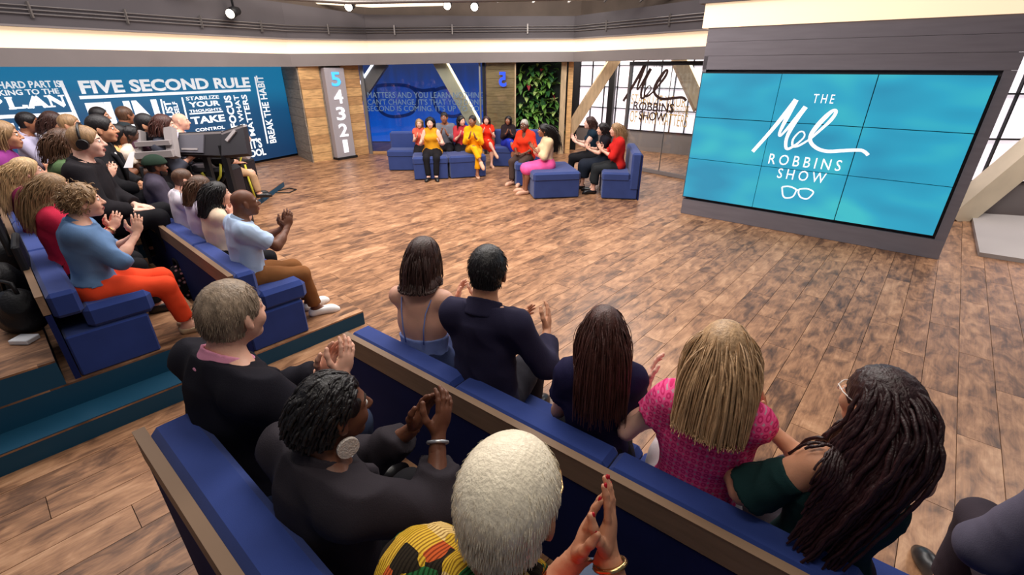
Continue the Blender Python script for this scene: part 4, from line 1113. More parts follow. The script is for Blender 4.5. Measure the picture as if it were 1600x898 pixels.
    Q = np.stack([base + qi, base + (qi + 1) % ns, base + ns + (qi + 1) % ns, base + ns + qi], 3).reshape(-1, 4)
    return V, Q
def torso_caps(P, sp, off=.012):
    s = P.s; Y = P.Y
    return [(P.chest - Y * .02 * s, P.nb - P.d * .03 * s, .118 * s + off), (P.sh[0], P.sh[1], .062 * s + off), (P.nb - P.d * .03 * s, P.hb + P.d * .02 * s, .062 * s), (P.hip, P.chest - Y * .005, .125 * s + off),
            (P.chest - P.X * .07 * s - Y * .02 * s, P.upper - P.X * .08 * s - Y * .01 * s, .09 * s + off), (P.chest + P.X * .07 * s - Y * .02 * s, P.upper + P.X * .08 * s - Y * .01 * s, .09 * s + off),
            (P.sh[0], P.el[0], .055 * s + off), (P.sh[1], P.el[1], .055 * s + off)]
def hair_cap(P, hs, h):
    s = P.hs; H = lambda x, y, z: P.hc + P.HR @ (v3(x, y, z) * s); t = hs.get('thick', .012)
    E = lambda c, r: ell(H(*c), v3(*r) * s, P.HR)
    pr = [E((0, -.014, .034), (.076 + t, .096 + t, .086 + t * hs.get('top', 1.2)))]
    if hs.get('nape', True): pr.append(dict(E((0, -.050, -.035), (.058 + t * .5, .044 + t * .5, .052)), bk=.03))
    for c, r in hs.get('bulk', ()): pr.append(dict(E(c, r), bk=.05))
    subs = [dict(E((0, .108, -.045), (.070, .082, .112)), bk=.012), dict(E((0, .075, -.09), (.09, .09, .075)), bk=.012)]
    if hs.get('ears', True):
        for q in (-1, 1): subs.append(dict(E((.088 * q, .012, -.035), (.030, .034, .050)), bk=.01))
    if hs.get('recede'): 
        for q in (-1, 1): subs.append(dict(E((.05 * q, .095, .075), (.03, .05, .04)), bk=.01))
    V, Q = build_sdf(pr, h, k=.02, subs=subs)
    a = hs.get('rough', .0)
    if a: V = V + vnormals(V, Q) * (waves(V, hs.get('rfreq', 130), 3, 8) * a)[:, None]
    return V, Q

# ------------------------------------------------------------------ one person
def curve_ring(c, X, Y, rx, ry, r, n=20, lift=None):
    return [c + X * math.cos(2 * math.pi * i / n) * rx + Y * math.sin(2 * math.pi * i / n) * ry + (lift(2 * math.pi * i / n) if lift else 0) for i in range(n + 1)]
PEOPLE = []
def person(label, sp):
    """builds one seated person. sp['px'] = pixel of the head centre; the hips lie on a bench line, at a given distance, or free; the height is fitted to the picture"""
    z0 = sp.get('z0', 0.0); az = sp['az']; Rz = rotz(-R(az)); fy = sp.get('fy')
    def seat(sc):
        P = skeleton(dict(sp, scale=sc)); hl = Rz @ P.hc
        if 'bench' in sp:
            O, al, n, fw = sp['bench']; lo_, hi_ = sp.get('urange', (-.6, 4.5)); best = None
            for u in np.linspace(lo_, hi_, 700):
                b = O + al * u + n * fw; q = project(Vector((b.x + hl[0], b.y + hl[1], z0 + P.hc[2])))
                e = abs(q[0] - sp['px'][0]) + (0 if q[2] > .3 else 1e4)
                if best is None or e < best[0]: best = (e, b, q, u)
            return P, (best[1].x, best[1].y, z0), best[2], best[3]
        if fy is not None:
            Y = fy + hl[1]; d = Y * CP - (z0 + P.hc[2] - CAM_H) * SP; X = (sp['px'][0] - 800) / F_PX * d
            return P, (X - hl[0], fy, z0), project(Vector((X, Y, z0 + P.hc[2]))), 0
        if 'px' in sp:
            w = at(sp['px'][0], sp['px'][1], z0 + P.hc[2]); return P, (w.x - hl[0], w.y - hl[1], z0), sp['px'], 0
        return P, (*sp['at'], z0), None, 0
    sc = sp.get('scale', 1.0)
    if 'px' in sp and ('bench' in sp or fy is not None):
        lo, hi = sp.get('srange', (.80, 1.07))
        for _ in range(9):
            sc = (lo + hi) / 2; q = seat(sc)[2]
            if q[1] > sp['px'][1]: lo = sc
            else: hi = sc
    P, pos, q, u = seat(sc); sp = dict(sp, scale=sc); s = sc; res = RES[sp.get('res', 'far')]
    if q is not None and 'px' in sp: print('SEAT %-50s scale %.3f u %.2f head (%.0f,%.0f) want %s pos (%.2f,%.2f)' % (label[:50], sc, u, q[0], q[1], sp['px'], pos[0], pos[1]))
    root = thing('person', label, 'person', pos, az, sp.get('group'))
    T, N, A, Lg, Ft = body_prims(P, sp)
    HP, HS, H = head_prims(P, sp)
    # --- body: trunk + limbs, head, hands joined into one mesh
    lo_h = res[0]
    parts = [build_sdf(T + N + A[0] + A[1] + Lg[0] + Lg[1] + Ft[0] + Ft[1], lo_h, k=.03)]
    parts.append(build_sdf(N + HP, res[1], k=.022, subs=HS))
    nh = sum(len(p[1]) for p in parts[:1])
    for q in (0, 1): parts.append(build_sdf(hand_prims(P, q, sp), res[2], k=.010))
    V, Q = join(parts); me = mesh_np('body', V, Q)
    sk = sp['skin']; me.materials.append(sk); me.materials.append(sp.get('lips', mat('lips_' + sk.name, tuple(sp.get('lip_rgb', (150, 84, 78))), rough=.4)))
    cent = (V[Q].mean(1) - P.hc) @ P.HR / P.hs
    lip = (np.abs(cent[:, 0]) < .024) & (cent[:, 1] > .082) & (np.abs(cent[:, 2] + .064) < (.0145 if sp.get('res', 'far') != 'far' else .009) - .25 * np.abs(cent[:, 0]))
    me.polygons.foreach_set('material_index', lip.astype(np.int32))
    body = link('body', me, None, root)
    ch = lambda nm, VQ, m, par=root: link(nm, mesh_np(nm, *VQ), m, par)
    # --- face
    far = sp.get('res', 'far') == 'far'
    if sp.get('face', True):
        for q in (-1, 1):
            c = H(.031 * q, .0815, .006); e = MB(); r_ = .0125 * P.hs
            mb = ell(c, (r_, r_, r_)); ev, eq = build_sdf([mb], r_ / 3.2)
            me = mesh_np('eye', ev, eq); me.materials.append(mat('eye_white', (226, 220, 214), rough=.25)); me.materials.append(mat('iris_dark', (38, 26, 20), rough=.2))
            dv = (ev[eq].mean(1) - c) @ P.HR; me.polygons.foreach_set('material_index', ((dv[:, 1] > 0) & (np.hypot(dv[:, 0], dv[:, 2]) < r_ * .52)).astype(np.int32))
            link('eye', me, None, root)
            b = MB().tube([H((.014 + .010 * k) * q, .0915 - .0035 * k * k * .35, .026 + .003 * math.sin(k * .9)) for k in range(5)], [.003 * s, .0042 * s, .004 * s, .0034 * s, .0015 * s], 6)
            b.build('eyebrow', sp.get('brow', mat('brow_dark', (40, 28, 24), rough=.8)), root)
    # --- trousers / skirt
    bo = sp.get('bottom')
    if bo:
        o = bo.get('off', .016)
        if bo.get('type', 'trousers') == 'skirt':
            pr = [T[0], T[1]]; e = bo.get('len', .95)
            for q in (0, 1): pr += [cone(P.hj[q], P.hj[q] + (P.kn[q] - P.hj[q]) * e, .10 * s, .085 * s)]
            kc = (P.kn[0] + P.kn[1]) / 2; hcn = (P.hj[0] + P.hj[1]) / 2
            pr.append(cone(hcn, hcn + (kc - hcn) * (e + .03), .11 * s, .095 * s))
            if bo.get('drop'):
                for q in (0, 1): pr.append(cone(P.kn[q], P.kn[q] + (P.an[q] - P.kn[q]) * bo['drop'], .085 * s, .095 * s, cuts=[(P.kn[q] + (P.an[q] - P.kn[q]) * bo['drop'], nrm(P.an[q] - P.kn[q]))]))
                pr.append(cone(kc, kc + ((P.an[0] + P.an[1]) / 2 - kc) * bo['drop'], .09 * s, .11 * s, cuts=[(kc + ((P.an[0] + P.an[1]) / 2 - kc) * bo['drop'], v3(0, 0, -1))]))
            cuts = [(P.waist + P.d * .03 * s, P.d)]
            ch('skirt', build_sdf(pr, res[3], off=o, k=.07, cuts=cuts, wrinkle=.004, wf=30, seed=3), bo['mat'])
        else:
            pr = [T[0], T[1]]; ln = bo.get('len', .93)
            for q in (0, 1):
                e = P.kn[q] + (P.an[q] - P.kn[q]) * ln; wv = bo.get('wide', 1.0)
                pr += [Lg[q][0], Lg[q][1], cone(P.kn[q], e, .056 * s, .047 * s * wv, cuts=[(e, nrm(P.an[q] - P.kn[q]))])]
            ch('trousers', build_sdf(pr, res[3] * 1.5, off=o, k=.035, cuts=[(P.waist + P.d * .02 * s, P.d)], wrinkle=bo.get('wrinkle', .0035), wf=34, seed=4), bo['mat'])
    # --- shoes
    shm = sp.get('shoe')
    if shm:
        for q in (0, 1):
            cu = [(P.an[q] + v3(0, 0, sp.get('shoe_top', .0)), v3(0, 0, 1))]
            x, y = ch('shoe', build_sdf(Ft[q], res[2] * 2.0, off=.008, k=.02, cuts=cu if not (sp.get('legs') == 'cross' and q == 1) else []), shm), None
            if sp.get('heels'):
                f = nrm(v3(*(P.toe[q] - P.an[q])[:2], 0)); hl = P.an[q] - f * .035 * s
                MB().tube([hl - v3(0, 0, .045), v3(hl[0], hl[1], hl[2] - .085 * s) - v3(0, 0, 0)], [.016, .006], 8).build('heel', shm, x)
    # --- top
    to = sp.get('top')
    if to:
        o = to.get('off', .016); pr = [dict(t) for t in T]; sl = to.get('sleeve', 1.0)
        if to.get('low'): pr = pr[:4]
        for q in (0, 1):
            S_, E_, W_ = P.sh[q], P.el[q], P.wr[q]; af = sp.get('arm', 1.0) * (.86 if sp.get('female') else 1)
            so = to.get('sleeve_off', .006)
            if sl > 0 and not to.get('off_shoulder'):
                e = S_ + (E_ - S_) * min(sl, 1); cu = [(e, nrm(E_ - S_))] if sl < 1 else []
                pr.append(cone(S_, S_ + (E_ - S_) * min(sl, 1.0), (.058 * af + so) * s, (.058 + (.041 - .058) * min(sl, 1)) * af * s + so * s * to.get('flare', 1), cuts=cu))
                if sl > 1:
                    e = E_ + (W_ - E_) * (sl - 1); pr.append(cone(E_, e + (W_ - E_) * .02, (.041 * af + so) * s, (.041 + (.027 - .041) * (sl - 1)) * s + so * s * to.get('flare', 1), cuts=[(e, nrm(W_ - E_))]))
        hem = to.get('hem', -.06); cuts = [(P.hip + P.d * hem * s, -P.d)]
        if to.get('collar') and to.get('neck') is None: cuts.append((P.nb + nrm(P.hb - P.nb) * .030 * s, nrm(P.d + P.Y * .35)))
        if to.get('neck') is not None: cuts.append((P.nb + P.d * to['neck'] * s, nrm(P.d + P.Y * to.get('neck_tilt', .0))))
        subs = []
        if to.get('scoop'): a, r_ = to['scoop']; subs.append(dict(ell(P.nb + P.d * a[1] * s + P.Y * a[0] * s, v3(*r_) * s, np.stack([P.X, P.Y, P.d], 1)), bk=.006))
        if to.get('tank'):
            for q in (-1, 1): subs.append(dict(ell(P.sh[(q + 1) // 2] + P.X * .035 * q * s - P.d * .02 * s, v3(.062, .12, .10) * s, np.stack([P.X, P.Y, P.d], 1)), bk=.006))
        x = ch(to.get('name', 'shirt'), build_sdf(pr, res[3], off=o, k=to.get('blend', .035), cuts=cuts, subs=subs, wrinkle=to.get('wrinkle', .004), wf=to.get('wf', 36), seed=sp.get('seed', 1)), to['mat'])
        if to.get('off_shoulder'):
            for q in (0, 1):
                S_, E_ = P.sh[q], P.el[q]; a = S_ + (E_ - S_) * .30; b = S_ + (E_ - S_) * .92; t = nrm(E_ - S_)
                ch('sleeve', build_sdf([cone(a, b, .062 * s, .088 * s, cuts=[(a, -t), (b, t)])], res[3] * .8, wrinkle=.008, wf=55, seed=q + 2), to['mat'], x)
        if to.get('collar'):
            cm = to.get('collar_mat', to['mat']); ax = nrm(P.hb - P.nb); Yc = nrm(np.cross(ax, P.X)); k_ = 1.0 if not sp.get('female') else .92
            c = P.nb + ax * .012 * s - Yc * .004 * s; o_ = cone(c - ax * .02 * s, c + ax * .040 * s, .098 * s * k_, .080 * s * k_, cuts=[(c + ax * .040 * s - Yc * .02, nrm(ax + Yc * .25)), (c - ax * .03 * s, -ax)])
            ch('collar', build_sdf([o_], .0055 if sp.get('res') == 'near' else .010, subs=[dict(cone(c, c + ax * .09 * s, .072 * s * k_, .066 * s * k_), bk=.004)]), cm, x)
        if to.get('lapel'):
            for q in (-1, 1):
                pts = [P.nb + P.X * q * .065 * s + P.d * .02 * s, P.upper + P.X * q * .075 * s + P.Y * .12 * s, P.chest + P.X * q * .05 * s + P.Y * .145 * s, P.waist + P.X * q * .015 * s + P.Y * .14 * s]
                MB().tube(pts, [.016, .026, .022, .008], 6).build('lapel', to['mat'], x)
        if to.get('inner'):
            ch('inner_shirt', build_sdf([cone(P.upper + P.Y * .06 * s, P.waist + P.Y * .085 * s, .065 * s, .035 * s, flat=P.Y, k=1.5)], res[3], off=.02), to['inner'])
    # --- hair
    ha = sp.get('hair')
    if ha:
        hm = ha['mat']; hv = []
        if ha.get('cap', True): hv.append(hair_cap(P, ha, res[1] * 1.25))
        if ha.get('n'):
            hv.append(strand_mesh(P, sp, ha, torso_caps(P, sp)))
        for ex in ha.get('more', ()):
            hv.append(strand_mesh(P, sp, dict(ha, **ex), torso_caps(P, sp)))
        x = ch('hair', join(hv), hm)
        if ha.get('bun'):
            c, r_ = ha['bun']; ch('hair_bun', build_sdf([ell(H(*c), v3(*r_) * s, P.HR)], res[1], wrinkle=.002, wf=120), hm, x)
    if sp.get('beard'):
        bm = sp['beard']
        E = lambda c, r: ell(H(*c), v3(*r) * P.hs, P.HR)
        ch('beard', build_sdf([E((0, .022, -.060), (.068, .072, .062)), E((0, .062, -.098), (.032, .028, .026))], res[1], k=.02,
            subs=[E((0, .06, .03), (.10, .12, .07)), E((0, .10, -.064), (.027, .03, .012)), E((0, -.06, -.06), (.12, .075, .12))], wrinkle=.0015, wf=160), bm)
    if sp.get('glasses'):
        gm = sp['glasses']; g = MB()
        for q in (-1, 1):
            g.tube([H(.033 * q + .024 * math.cos(a), .100 - .004 * abs(math.cos(a)), .006 + .019 * math.sin(a)) for a in np.linspace(0, 6.2832, 15)], .0022, 6, caps=False)
            g.tube([H(.057 * q, .098, .012), H(.076 * q, .06, .012), H(.083 * q, -.005, .010)], .0022, 6)
        g.tube([H(-.009, .102, .010), H(.009, .102, .010)], .002, 6); g.build('glasses', gm, root)
    if sp.get('earring'):
        em, rr = sp['earring']
        for q in (-1, 1):
            g = MB().tube([H(.086 * q, -.004 + rr * math.cos(a), -.045 - rr + rr * math.sin(a)) for a in np.linspace(0, 6.2832, 15)], .0025, 6, caps=False) if sp.get('hoop', True) else MB().tube([H(.082 * q, -.006, -.052 - rr), H(.094 * q, -.006, -.052 - rr)], [rr, rr], 18)
            g.build('earring', em, root)
    if sp.get('band'):                                    # a watch or bracelets
        bm, hand = sp['band']; f = nrm(P.wr[hand] - P.el[hand]); x = nrm(np.cross(f, v3(0, 0, 1))); y = np.cross(x, f)
        MB().tube(curve_ring(P.wr[hand] - f * .02, x, y, .033 * s, .033 * s, 0, 16), .006, 6, caps=False).build('bracelet', bm, root)
    PEOPLE.append((root, P, H, sp)); return root, P, H

# ------------------------------------------------------------------ skins, hair and cloth of the crowd
SK = {k: skin('skin_' + k, c) for k, c in dict(fair=(226, 172, 148), pale=(234, 186, 166), tan=(204, 146, 114), olive=(188, 132, 102), brown=(144, 92, 66), dark=(106, 66, 48), deep=(80, 50, 38)).items()}
HM = {k: hairmat('hair_' + k, c) for k, c in dict(black=(24, 20, 22), darkbrown=(60, 38, 34), brown=(84, 58, 42), auburn=(70, 38, 32), blond=(196, 162, 118), dirty=(150, 118, 84), ash=(182, 146, 108), grey=(150, 130, 110), white=(244, 230, 204), silver=(170, 164, 156), locs=(44, 22, 24), red=(120, 60, 40)).items()}
HM['platinum'] = hairmat('hair_platinum', (246, 232, 206), k=.10)
CL = lambda n, c, **k: cloth('cloth_' + n, c, **k)
M_BROWNSHOE = mat('beige_leather', (206, 176, 140), rough=.5); M_SNEAK = mat('white_sneaker', (236, 234, 232), rough=.5)
M_BLKSHOE = mat('black_leather', (24, 22, 24), rough=.35, spec=.5); M_NUDE = mat('nude_leather', (216, 168, 140), rough=.4)
M_GOLDF = mat('gold_frame', (210, 176, 120), rough=.25, metal=1.0); M_BLACKF = mat('black_frame', (20, 18, 20), rough=.3)
BLK = CL('black', (26, 25, 29)); DENIM = CL('jeans', (60, 70, 96), k=.2)
def pattern_pink():
    m = cloth('cloth_pink_medallions', (226, 70, 128)); nt = m.node_tree; N = nt.nodes; L = nt.links; b = N['Principled BSDF']
    tc = N.new('ShaderNodeTexCoord'); mp = N.new('ShaderNodeMapping'); mp.inputs['Scale'].default_value = (40, 0, 40); L.new(tc.outputs['Object'], mp.inputs[0])
    vo = N.new('ShaderNodeTexVoronoi'); vo.inputs['Scale'].default_value = 1; vo.inputs['Randomness'].default_value = .12; L.new(mp.outputs[0], vo.inputs['Vector'])
    cr = N.new('ShaderNodeValToRGB'); cr.color_ramp.interpolation = 'CONSTANT'; e = cr.color_ramp.elements
    e[0].position = 0; e[0].color = srgb(240, 84, 146); e[1].position = .58; e[1].color = srgb(196, 150, 166)
    q = e.new(.18); q.color = srgb(208, 46, 108); q = e.new(.36); q.color = srgb(240, 84, 144)
    L.new(vo.outputs['Distance'], cr.inputs[0]); L.new(cr.outputs[0], b.inputs['Base Color']); return m
def pattern_kente():
    m = cloth('cloth_kente', (200, 150, 40)); nt = m.node_tree; N = nt.nodes; L = nt.links; b = N['Principled BSDF']
    tc = N.new('ShaderNodeTexCoord'); mp = N.new('ShaderNodeMapping'); mp.inputs['Scale'].default_value = (20, 20, 26); mp.inputs['Rotation'].default_value = (.3, .5, .4); L.new(tc.outputs['Object'], mp.inputs[0])
    vo = N.new('ShaderNodeTexVoronoi'); vo.distance = 'CHEBYCHEV'; vo.inputs['Scale'].default_value = 1; vo.inputs['Randomness'].default_value = .35; L.new(mp.outputs[0], vo.inputs['Vector'])
    sp = N.new('ShaderNodeSeparateColor'); L.new(vo.outputs['Color'], sp.inputs[0])
    cr = N.new('ShaderNodeValToRGB'); cr.color_ramp.interpolation = 'CONSTANT'; e = cr.color_ramp.elements
    e[0].position = 0; e[0].color = srgb(204, 164, 44); e[1].position = .90; e[1].color = srgb(40, 32, 22)
    for p, c in ((.34, (40, 100, 54)), (.46, (214, 172, 56)), (.66, (190, 84, 36)), (.74, (222, 190, 120))): q = e.new(p); q.color = srgb(*c)
    wv = N.new('ShaderNodeTexWave'); wv.inputs['Scale'].default_value = 2; wv.inputs['Distortion'].default_value = 1.2; L.new(mp.outputs[0], wv.inputs['Vector'])
    c2 = N.new('ShaderNodeValToRGB'); c2.color_ramp.interpolation = 'CONSTANT'; c2.color_ramp.elements[1].position = .62; c2.color_ramp.elements[0].color = (1, 1, 1, 1); c2.color_ramp.elements[1].color = (.25, .16, .08, 1); L.new(wv.outputs['Fac'], c2.inputs[0])
    mx = N.new('ShaderNodeMix'); mx.data_type = 'RGBA'; mx.blend_type = 'MULTIPLY'; mx.inputs[0].default_value = .8
    L.new(sp.outputs[0], cr.inputs[0]); L.new(cr.outputs[0], mx.inputs[6]); L.new(c2.outputs[0], mx.inputs[7]); L.new(mx.outputs[2], b.inputs['Base Color']); return m

# ------------------------------------------------------------------ right block, front row (seen from behind)
B_R1 = (R1O, AR, NR, .25); B_R2 = (R2O, AR2, NR2, .25)
root, P, H = person('woman with a dark bob and open-backed light blue camisole on the front bench', dict(px=(664, 405), bench=B_R1, z0=0, az=14, female=True, res='near', skin=SK['fair'], scale=.97, lean=4, head=(3, -4, 0),
    clap=(.16, .36, .36), hair=dict(mat=HM['darkbrown'], thick=.016, n=620, length=.30, lift=.022, steps=16, comb=(.7, -.5, -.5), cut=-.125, w=.009, taper=.2, bulk=[((0, -.03, -.07), (.082, .070, .095))], ears=False, back=.05, seed=2),
    top=dict(mat=CL('periwinkle', (128, 146, 204)), name='camisole', sleeve=0, low=True, neck=-.27, off=.012, wrinkle=.004), bottom=dict(mat=CL('blue_jeans', (52, 62, 98))), shoe=M_BLKSHOE))
st = MB()
for q in (-1, 1):
    X, Y, d, s = P.X, P.Y, P.d, P.s
    st.tube([P.nb - d * .28 * s - Y * .128 * s + X * q * .055 * s, P.nb - d * .18 * s - Y * .135 * s + X * q * .062 * s, P.nb - d * .09 * s - Y * .120 * s + X * q * .072 * s, P.nb - d * .025 * s - Y * .075 * s + X * q * .088 * s, P.nb - d * .01 * s + X * q * .094 * s, P.nb - d * .06 * s + Y * .085 * s + X * q * .09 * s], .0035, 6)
st.build('strap', CL('periwinkle', (128, 146, 204)), root)
person('man with short black hair in a navy shirt with hands raised on the front bench', dict(px=(764, 413), bench=B_R1, z0=0, az=22, res='near', skin=SK['tan'], scale=1.0, srange=(.9, 1.03), lean=1, head=(-8, 0, 0), build=.90, arm=.92, clap=(.15, .33, .30), fingers=(.7, .6), gap=.05,
    hair=dict(mat=HM['black'], thick=.010, top=1.9, rough=.0015, n=1100, length=.033, lift=.020, steps=5, comb=(.5, -.9, -.2), w=.006, part=-.03), top=dict(mat=CL('navy_shirt', (42, 39, 62), k=.08), sleeve=1.75, collar=True, off=.020, wrinkle=.010, wf=24), bottom=dict(mat=CL('charcoal', (48, 46, 54))), shoe=M_BLKSHOE, beard=None))
person('woman with long straight auburn hair and a navy flutter-sleeve top', dict(px=(942, 517), bench=B_R1, z0=0, az=8, female=True, res='near', skin=SK['fair'], scale=.97, lean=4, head=(-6, -2, 0), clap=(0, .33, .30),
    hair=dict(mat=HM['auburn'], thick=.013, n=820, length=.40, lift=.024, steps=14, comb=(.8, -.55, -.5), w=.0085, wave=.0012, wavel=.12, bulk=[((0, -.055, -.10), (.080, .050, .13))], ears=False, back=.22, lmin=.72, part=.01, gather=.118, seed=8),
    top=dict(mat=CL('navy_top', (30, 27, 60), k=.08), sleeve=.55, flare=2.4, off=.020, wrinkle=.006), bottom=dict(mat=BLK), shoe=M_BLKSHOE))
person('blonde woman in a bright pink medallion-print blouse on the front bench', dict(px=(1128, 552), bench=B_R1, z0=0, az=26, female=True, res='near', skin=SK['pale'], scale=.98, lean=4, head=(-6, -2, 0), clap=(-.17, .30, .40), gap=.07,
    hair=dict(mat=HM['ash'], thick=.014, n=820, length=.42, lift=.024, steps=14, comb=(.9, -.5, -.4), w=.0085, cut=-.215, gather=.118, bulk=[((0, -.055, -.10), (.082, .052, .12))], ears=False, back=.16, lmin=.85, part=-.015, seed=4, wave=.001, wavel=.15),
    top=dict(mat=pattern_pink(), name='blouse', sleeve=.42, flare=1.5, off=.020, wrinkle=.006), bottom=dict(mat=CL('white_jeans', (196, 186, 190))), shoe=M_NUDE))
person('woman with waist-long dark red locs and an off-shoulder dark green top', dict(px=(1372, 632), bench=B_R1, z0=0, az=4, female=True, res='near', skin=SK['tan'], scale=1.02, lean=1, tilt=7, head=(-16, 0, -5), clap=(-.19, .34, .40), gap=.06, arm=1.12, build=1.06,
    hair=dict(mat=HM['locs'], thick=.016, n=300, length=.57, lift=.015, steps=30, comb=(.15, -1, -.1), w=.0135, flat=.9, sides=6, taper=.35, lumps=True, wave=.0030, wavel=.11, bulk=[((0, -.07, -.09), (.075, .055, .12))], ears=True, back=.0, lmin=.75, grav=.27, mess=.16, gather=.060, rough=.004, rfreq=150, swing=-.36),
    top=dict(mat=CL('bottle_green', (22, 48, 48)), sleeve=0, low=True, neck=-.12, off=.020, off_shoulder=True), bottom=dict(mat=CL('dark_plum', (58, 50, 58))), shoe=M_BLKSHOE, glasses=mat('clear_frame', (226, 214, 206), rough=.2)))
person('person in a slate grey top at the right end of the front bench', dict(at=(1.71, .80), z0=0, az=28, res='near', skin=SK['tan'], scale=1.0, lean=6, arms='lap', hair=dict(mat=HM['darkbrown'], thick=.012), top=dict(mat=CL('slate', (92, 88, 106)), sleeve=1.8, off=.024), bottom=dict(mat=CL('dark_plum', (58, 50, 58))), shoe=M_BLKSHOE))

# ------------------------------------------------------------------ right block, second row
root, P, H = person('grey-haired man in a dark blazer and pink shirt clapping on the second bench', dict(px=(366, 492), bench=B_R2, z0=.12, az=34, res='near', skin=SK['fair'], scale=1.03, lean=4, head=(-12, 0, 0), build=1.06, clap=(.10, .40, .34), gap=.03,
    hair=dict(mat=HM['grey'], thick=.011, top=1.6, rough=.0022, rfreq=170, n=1900, length=.034, lift=.018, steps=5, comb=(.3, -.9, -.5), w=.0048), top=dict(mat=CL('midnight_blazer', (27, 25, 34), k=.06), name='blazer', sleeve=1.88, off=.028, collar=True, collar_mat=CL('pink_shirt', (226, 148, 176)), wrinkle=.012, wf=20, lapel=True, inner=CL('pink_shirt', (226, 148, 176))), bottom=dict(mat=DENIM), shoe=M_BLKSHOE, brow=HM['grey']))
person('person with short dark twists and a large white round earring, charcoal blazer', dict(px=(522, 640), bench=B_R2, z0=.12, az=40, res='near', skin=SK['dark'], scale=1.0, lean=4, head=(8, -2, 0), build=1.05, clap=(.10, .40, .50), gap=.03, curl=.30,
    hair=dict(mat=HM['black'], thick=.009, top=1.5, rough=.003, rfreq=120, n=330, length=.070, lift=.015, steps=9, comb=(.08, -1, -.2), w=.0135, flat=.85, sides=6, lumps=True, taper=.3, zmin=-.045, top_only=-.045, mess=.14, recede=True, grav=.16), earring=(mat('white_disc', (226, 214, 204), rough=.8, bump=(180, .5)), .031), hoop=False,
    top=dict(mat=CL('charcoal_blazer', (47, 42, 48), k=.08), name='blazer', sleeve=1.8, off=.028, collar=True, wrinkle=.013, wf=21, lapel=True, inner=CL('pale_shirt', (190, 190, 196))), bottom=dict(mat=BLK), shoe=M_BLKSHOE, band=(mat('silver_band', (196, 200, 206), rough=.3, metal=.7), 1)))
root, P, H = person('person with cropped platinum hair, red top and yellow patterned shawl at the bottom', dict(px=(798, 782), bench=B_R2, z0=.12, az=24, female=True, res='near', skin=SK['olive'], scale=.99, lean=4, head=(2, -4, 0), clap=(.135, .27, .47), gap=.004, curl=.12, thumb=(0, -.3, 1),
    hair=dict(mat=HM['platinum'], thick=.011, top=1.5, rough=.0005, rfreq=150, n=3700, length=.040, lift=.0165, steps=5, comb=(.30, -.6, -.7), w=.0028, zmin=-.085, mess=.12), top=dict(mat=CL('scarlet', (214, 50, 44)), sleeve=.3, off=.014, scoop=((.08, 0), (.08, .09, .08))), bottom=dict(mat=CL('faded_jeans', (84, 96, 118), k=.2)), shoe=M_BLKSHOE, glasses=M_GOLDF, band=(M_GOLDF, 1)))
T_, N_, A_s, L_, F_ = body_prims(P, dict(female=True))
link('shawl', mesh_np('shawl', *build_sdf([T_[2], T_[3], T_[4], T_[5], T_[6], T_[7], cone(P.sh[0], P.el[0], .066 * P.s, .062 * P.s), cone(P.upper - P.X * .02, P.sh[0], .066 * P.s, .07 * P.s)], .0085, off=.030, k=.04, cuts=[(P.nb + P.X * .075, nrm(P.X - P.d * .15)), (P.nb + P.d * .085, P.d)], wrinkle=.006, wf=50)), pattern_kente(), root)
M_NAIL = mat('red_nail', (170, 24, 36), rough=.2)
for q in (0, 1):
    hp_ = hand_prims(P, q, PEOPLE[-1][3])
    for j in range(5):
        c = hp_[3 + 3 * j + 2]; t_ = nrm(c['b'] - c['a']); e = c['b'] - P.hn[q] * c['rb'] * .55 + t_ * c['rb'] * .2; sd_ = np.cross(t_, P.hn[q])
        link('fingernail', mesh_np('fingernail', *build_sdf([ell(e, v3(.0055, .0085, .0045), np.stack([nrm(sd_), t_, P.hn[q]], 1))], .0022, k=.001)), M_NAIL, root)

# ------------------------------------------------------------------ left block, front row
L1O = Vector((-1.93, 2.91, 0)); L2O = Vector((-2.70, 2.37, 0))
B_L1 = (L1O, AL, NL, .215); B_L2 = (L2O, AL, NL, .27)
person('bald man in a pale blue short-sleeved shirt, brown trousers and white sneakers', dict(px=(383, 317), bench=B_L1, z0=.13, az=48, res='near', skin=SK['dark'], scale=1.0, lean=4, head=(4, 2, 0), clap=(-.02, .42, .43), fingers=(.3, .9), gap=.02, feet=.03,
    hair=None, top=dict(mat=CL('pale_blue', (176, 196, 224), k=.06), sleeve=.72, flare=1.9, off=.020, collar=True, wrinkle=.006), bottom=dict(mat=CL('tan_brown', (128, 82, 46), k=.08), len=.90), shoe=M_SNEAK, shoe_top=-.005))
person('woman with wavy black hair and a cream sleeveless top beside the bald man', dict(px=(341, 304), bench=B_L1, z0=.13, az=40, female=True, res='mid', skin=SK['fair'], scale=.98, lean=5, head=(8, 0, 0), hair=dict(mat=HM['black'], thick=.014, n=360, length=.30, lift=.022, steps=14, w=.011, cut=-.19, ears=False, bulk=[((0, -.05, -.08), (.08, .055, .10))], wave=.003, wavel=.10),
    top=dict(mat=CL('cream', (226, 202, 176)), sleeve=.0, off=.016), bottom=dict(mat=BLK), shoe=M_BLKSHOE))
person('woman with a brown bob and a lilac-white blouse on the left front bench', dict(px=(315, 293), bench=B_L1, z0=.13, az=40, female=True, res='mid', skin=SK['fair'], scale=.98, hair=dict(mat=HM['brown'], thick=.015, n=330, length=.25, lift=.02, steps=12, w=.012, cut=-.15, ears=False, bulk=[((0, -.04, -.06), (.085, .065, .09))]),
    top=dict(mat=CL('lilac_white', (206, 196, 214)), sleeve=.5, off=.018), bottom=dict(mat=DENIM), shoe=M_BLKSHOE))
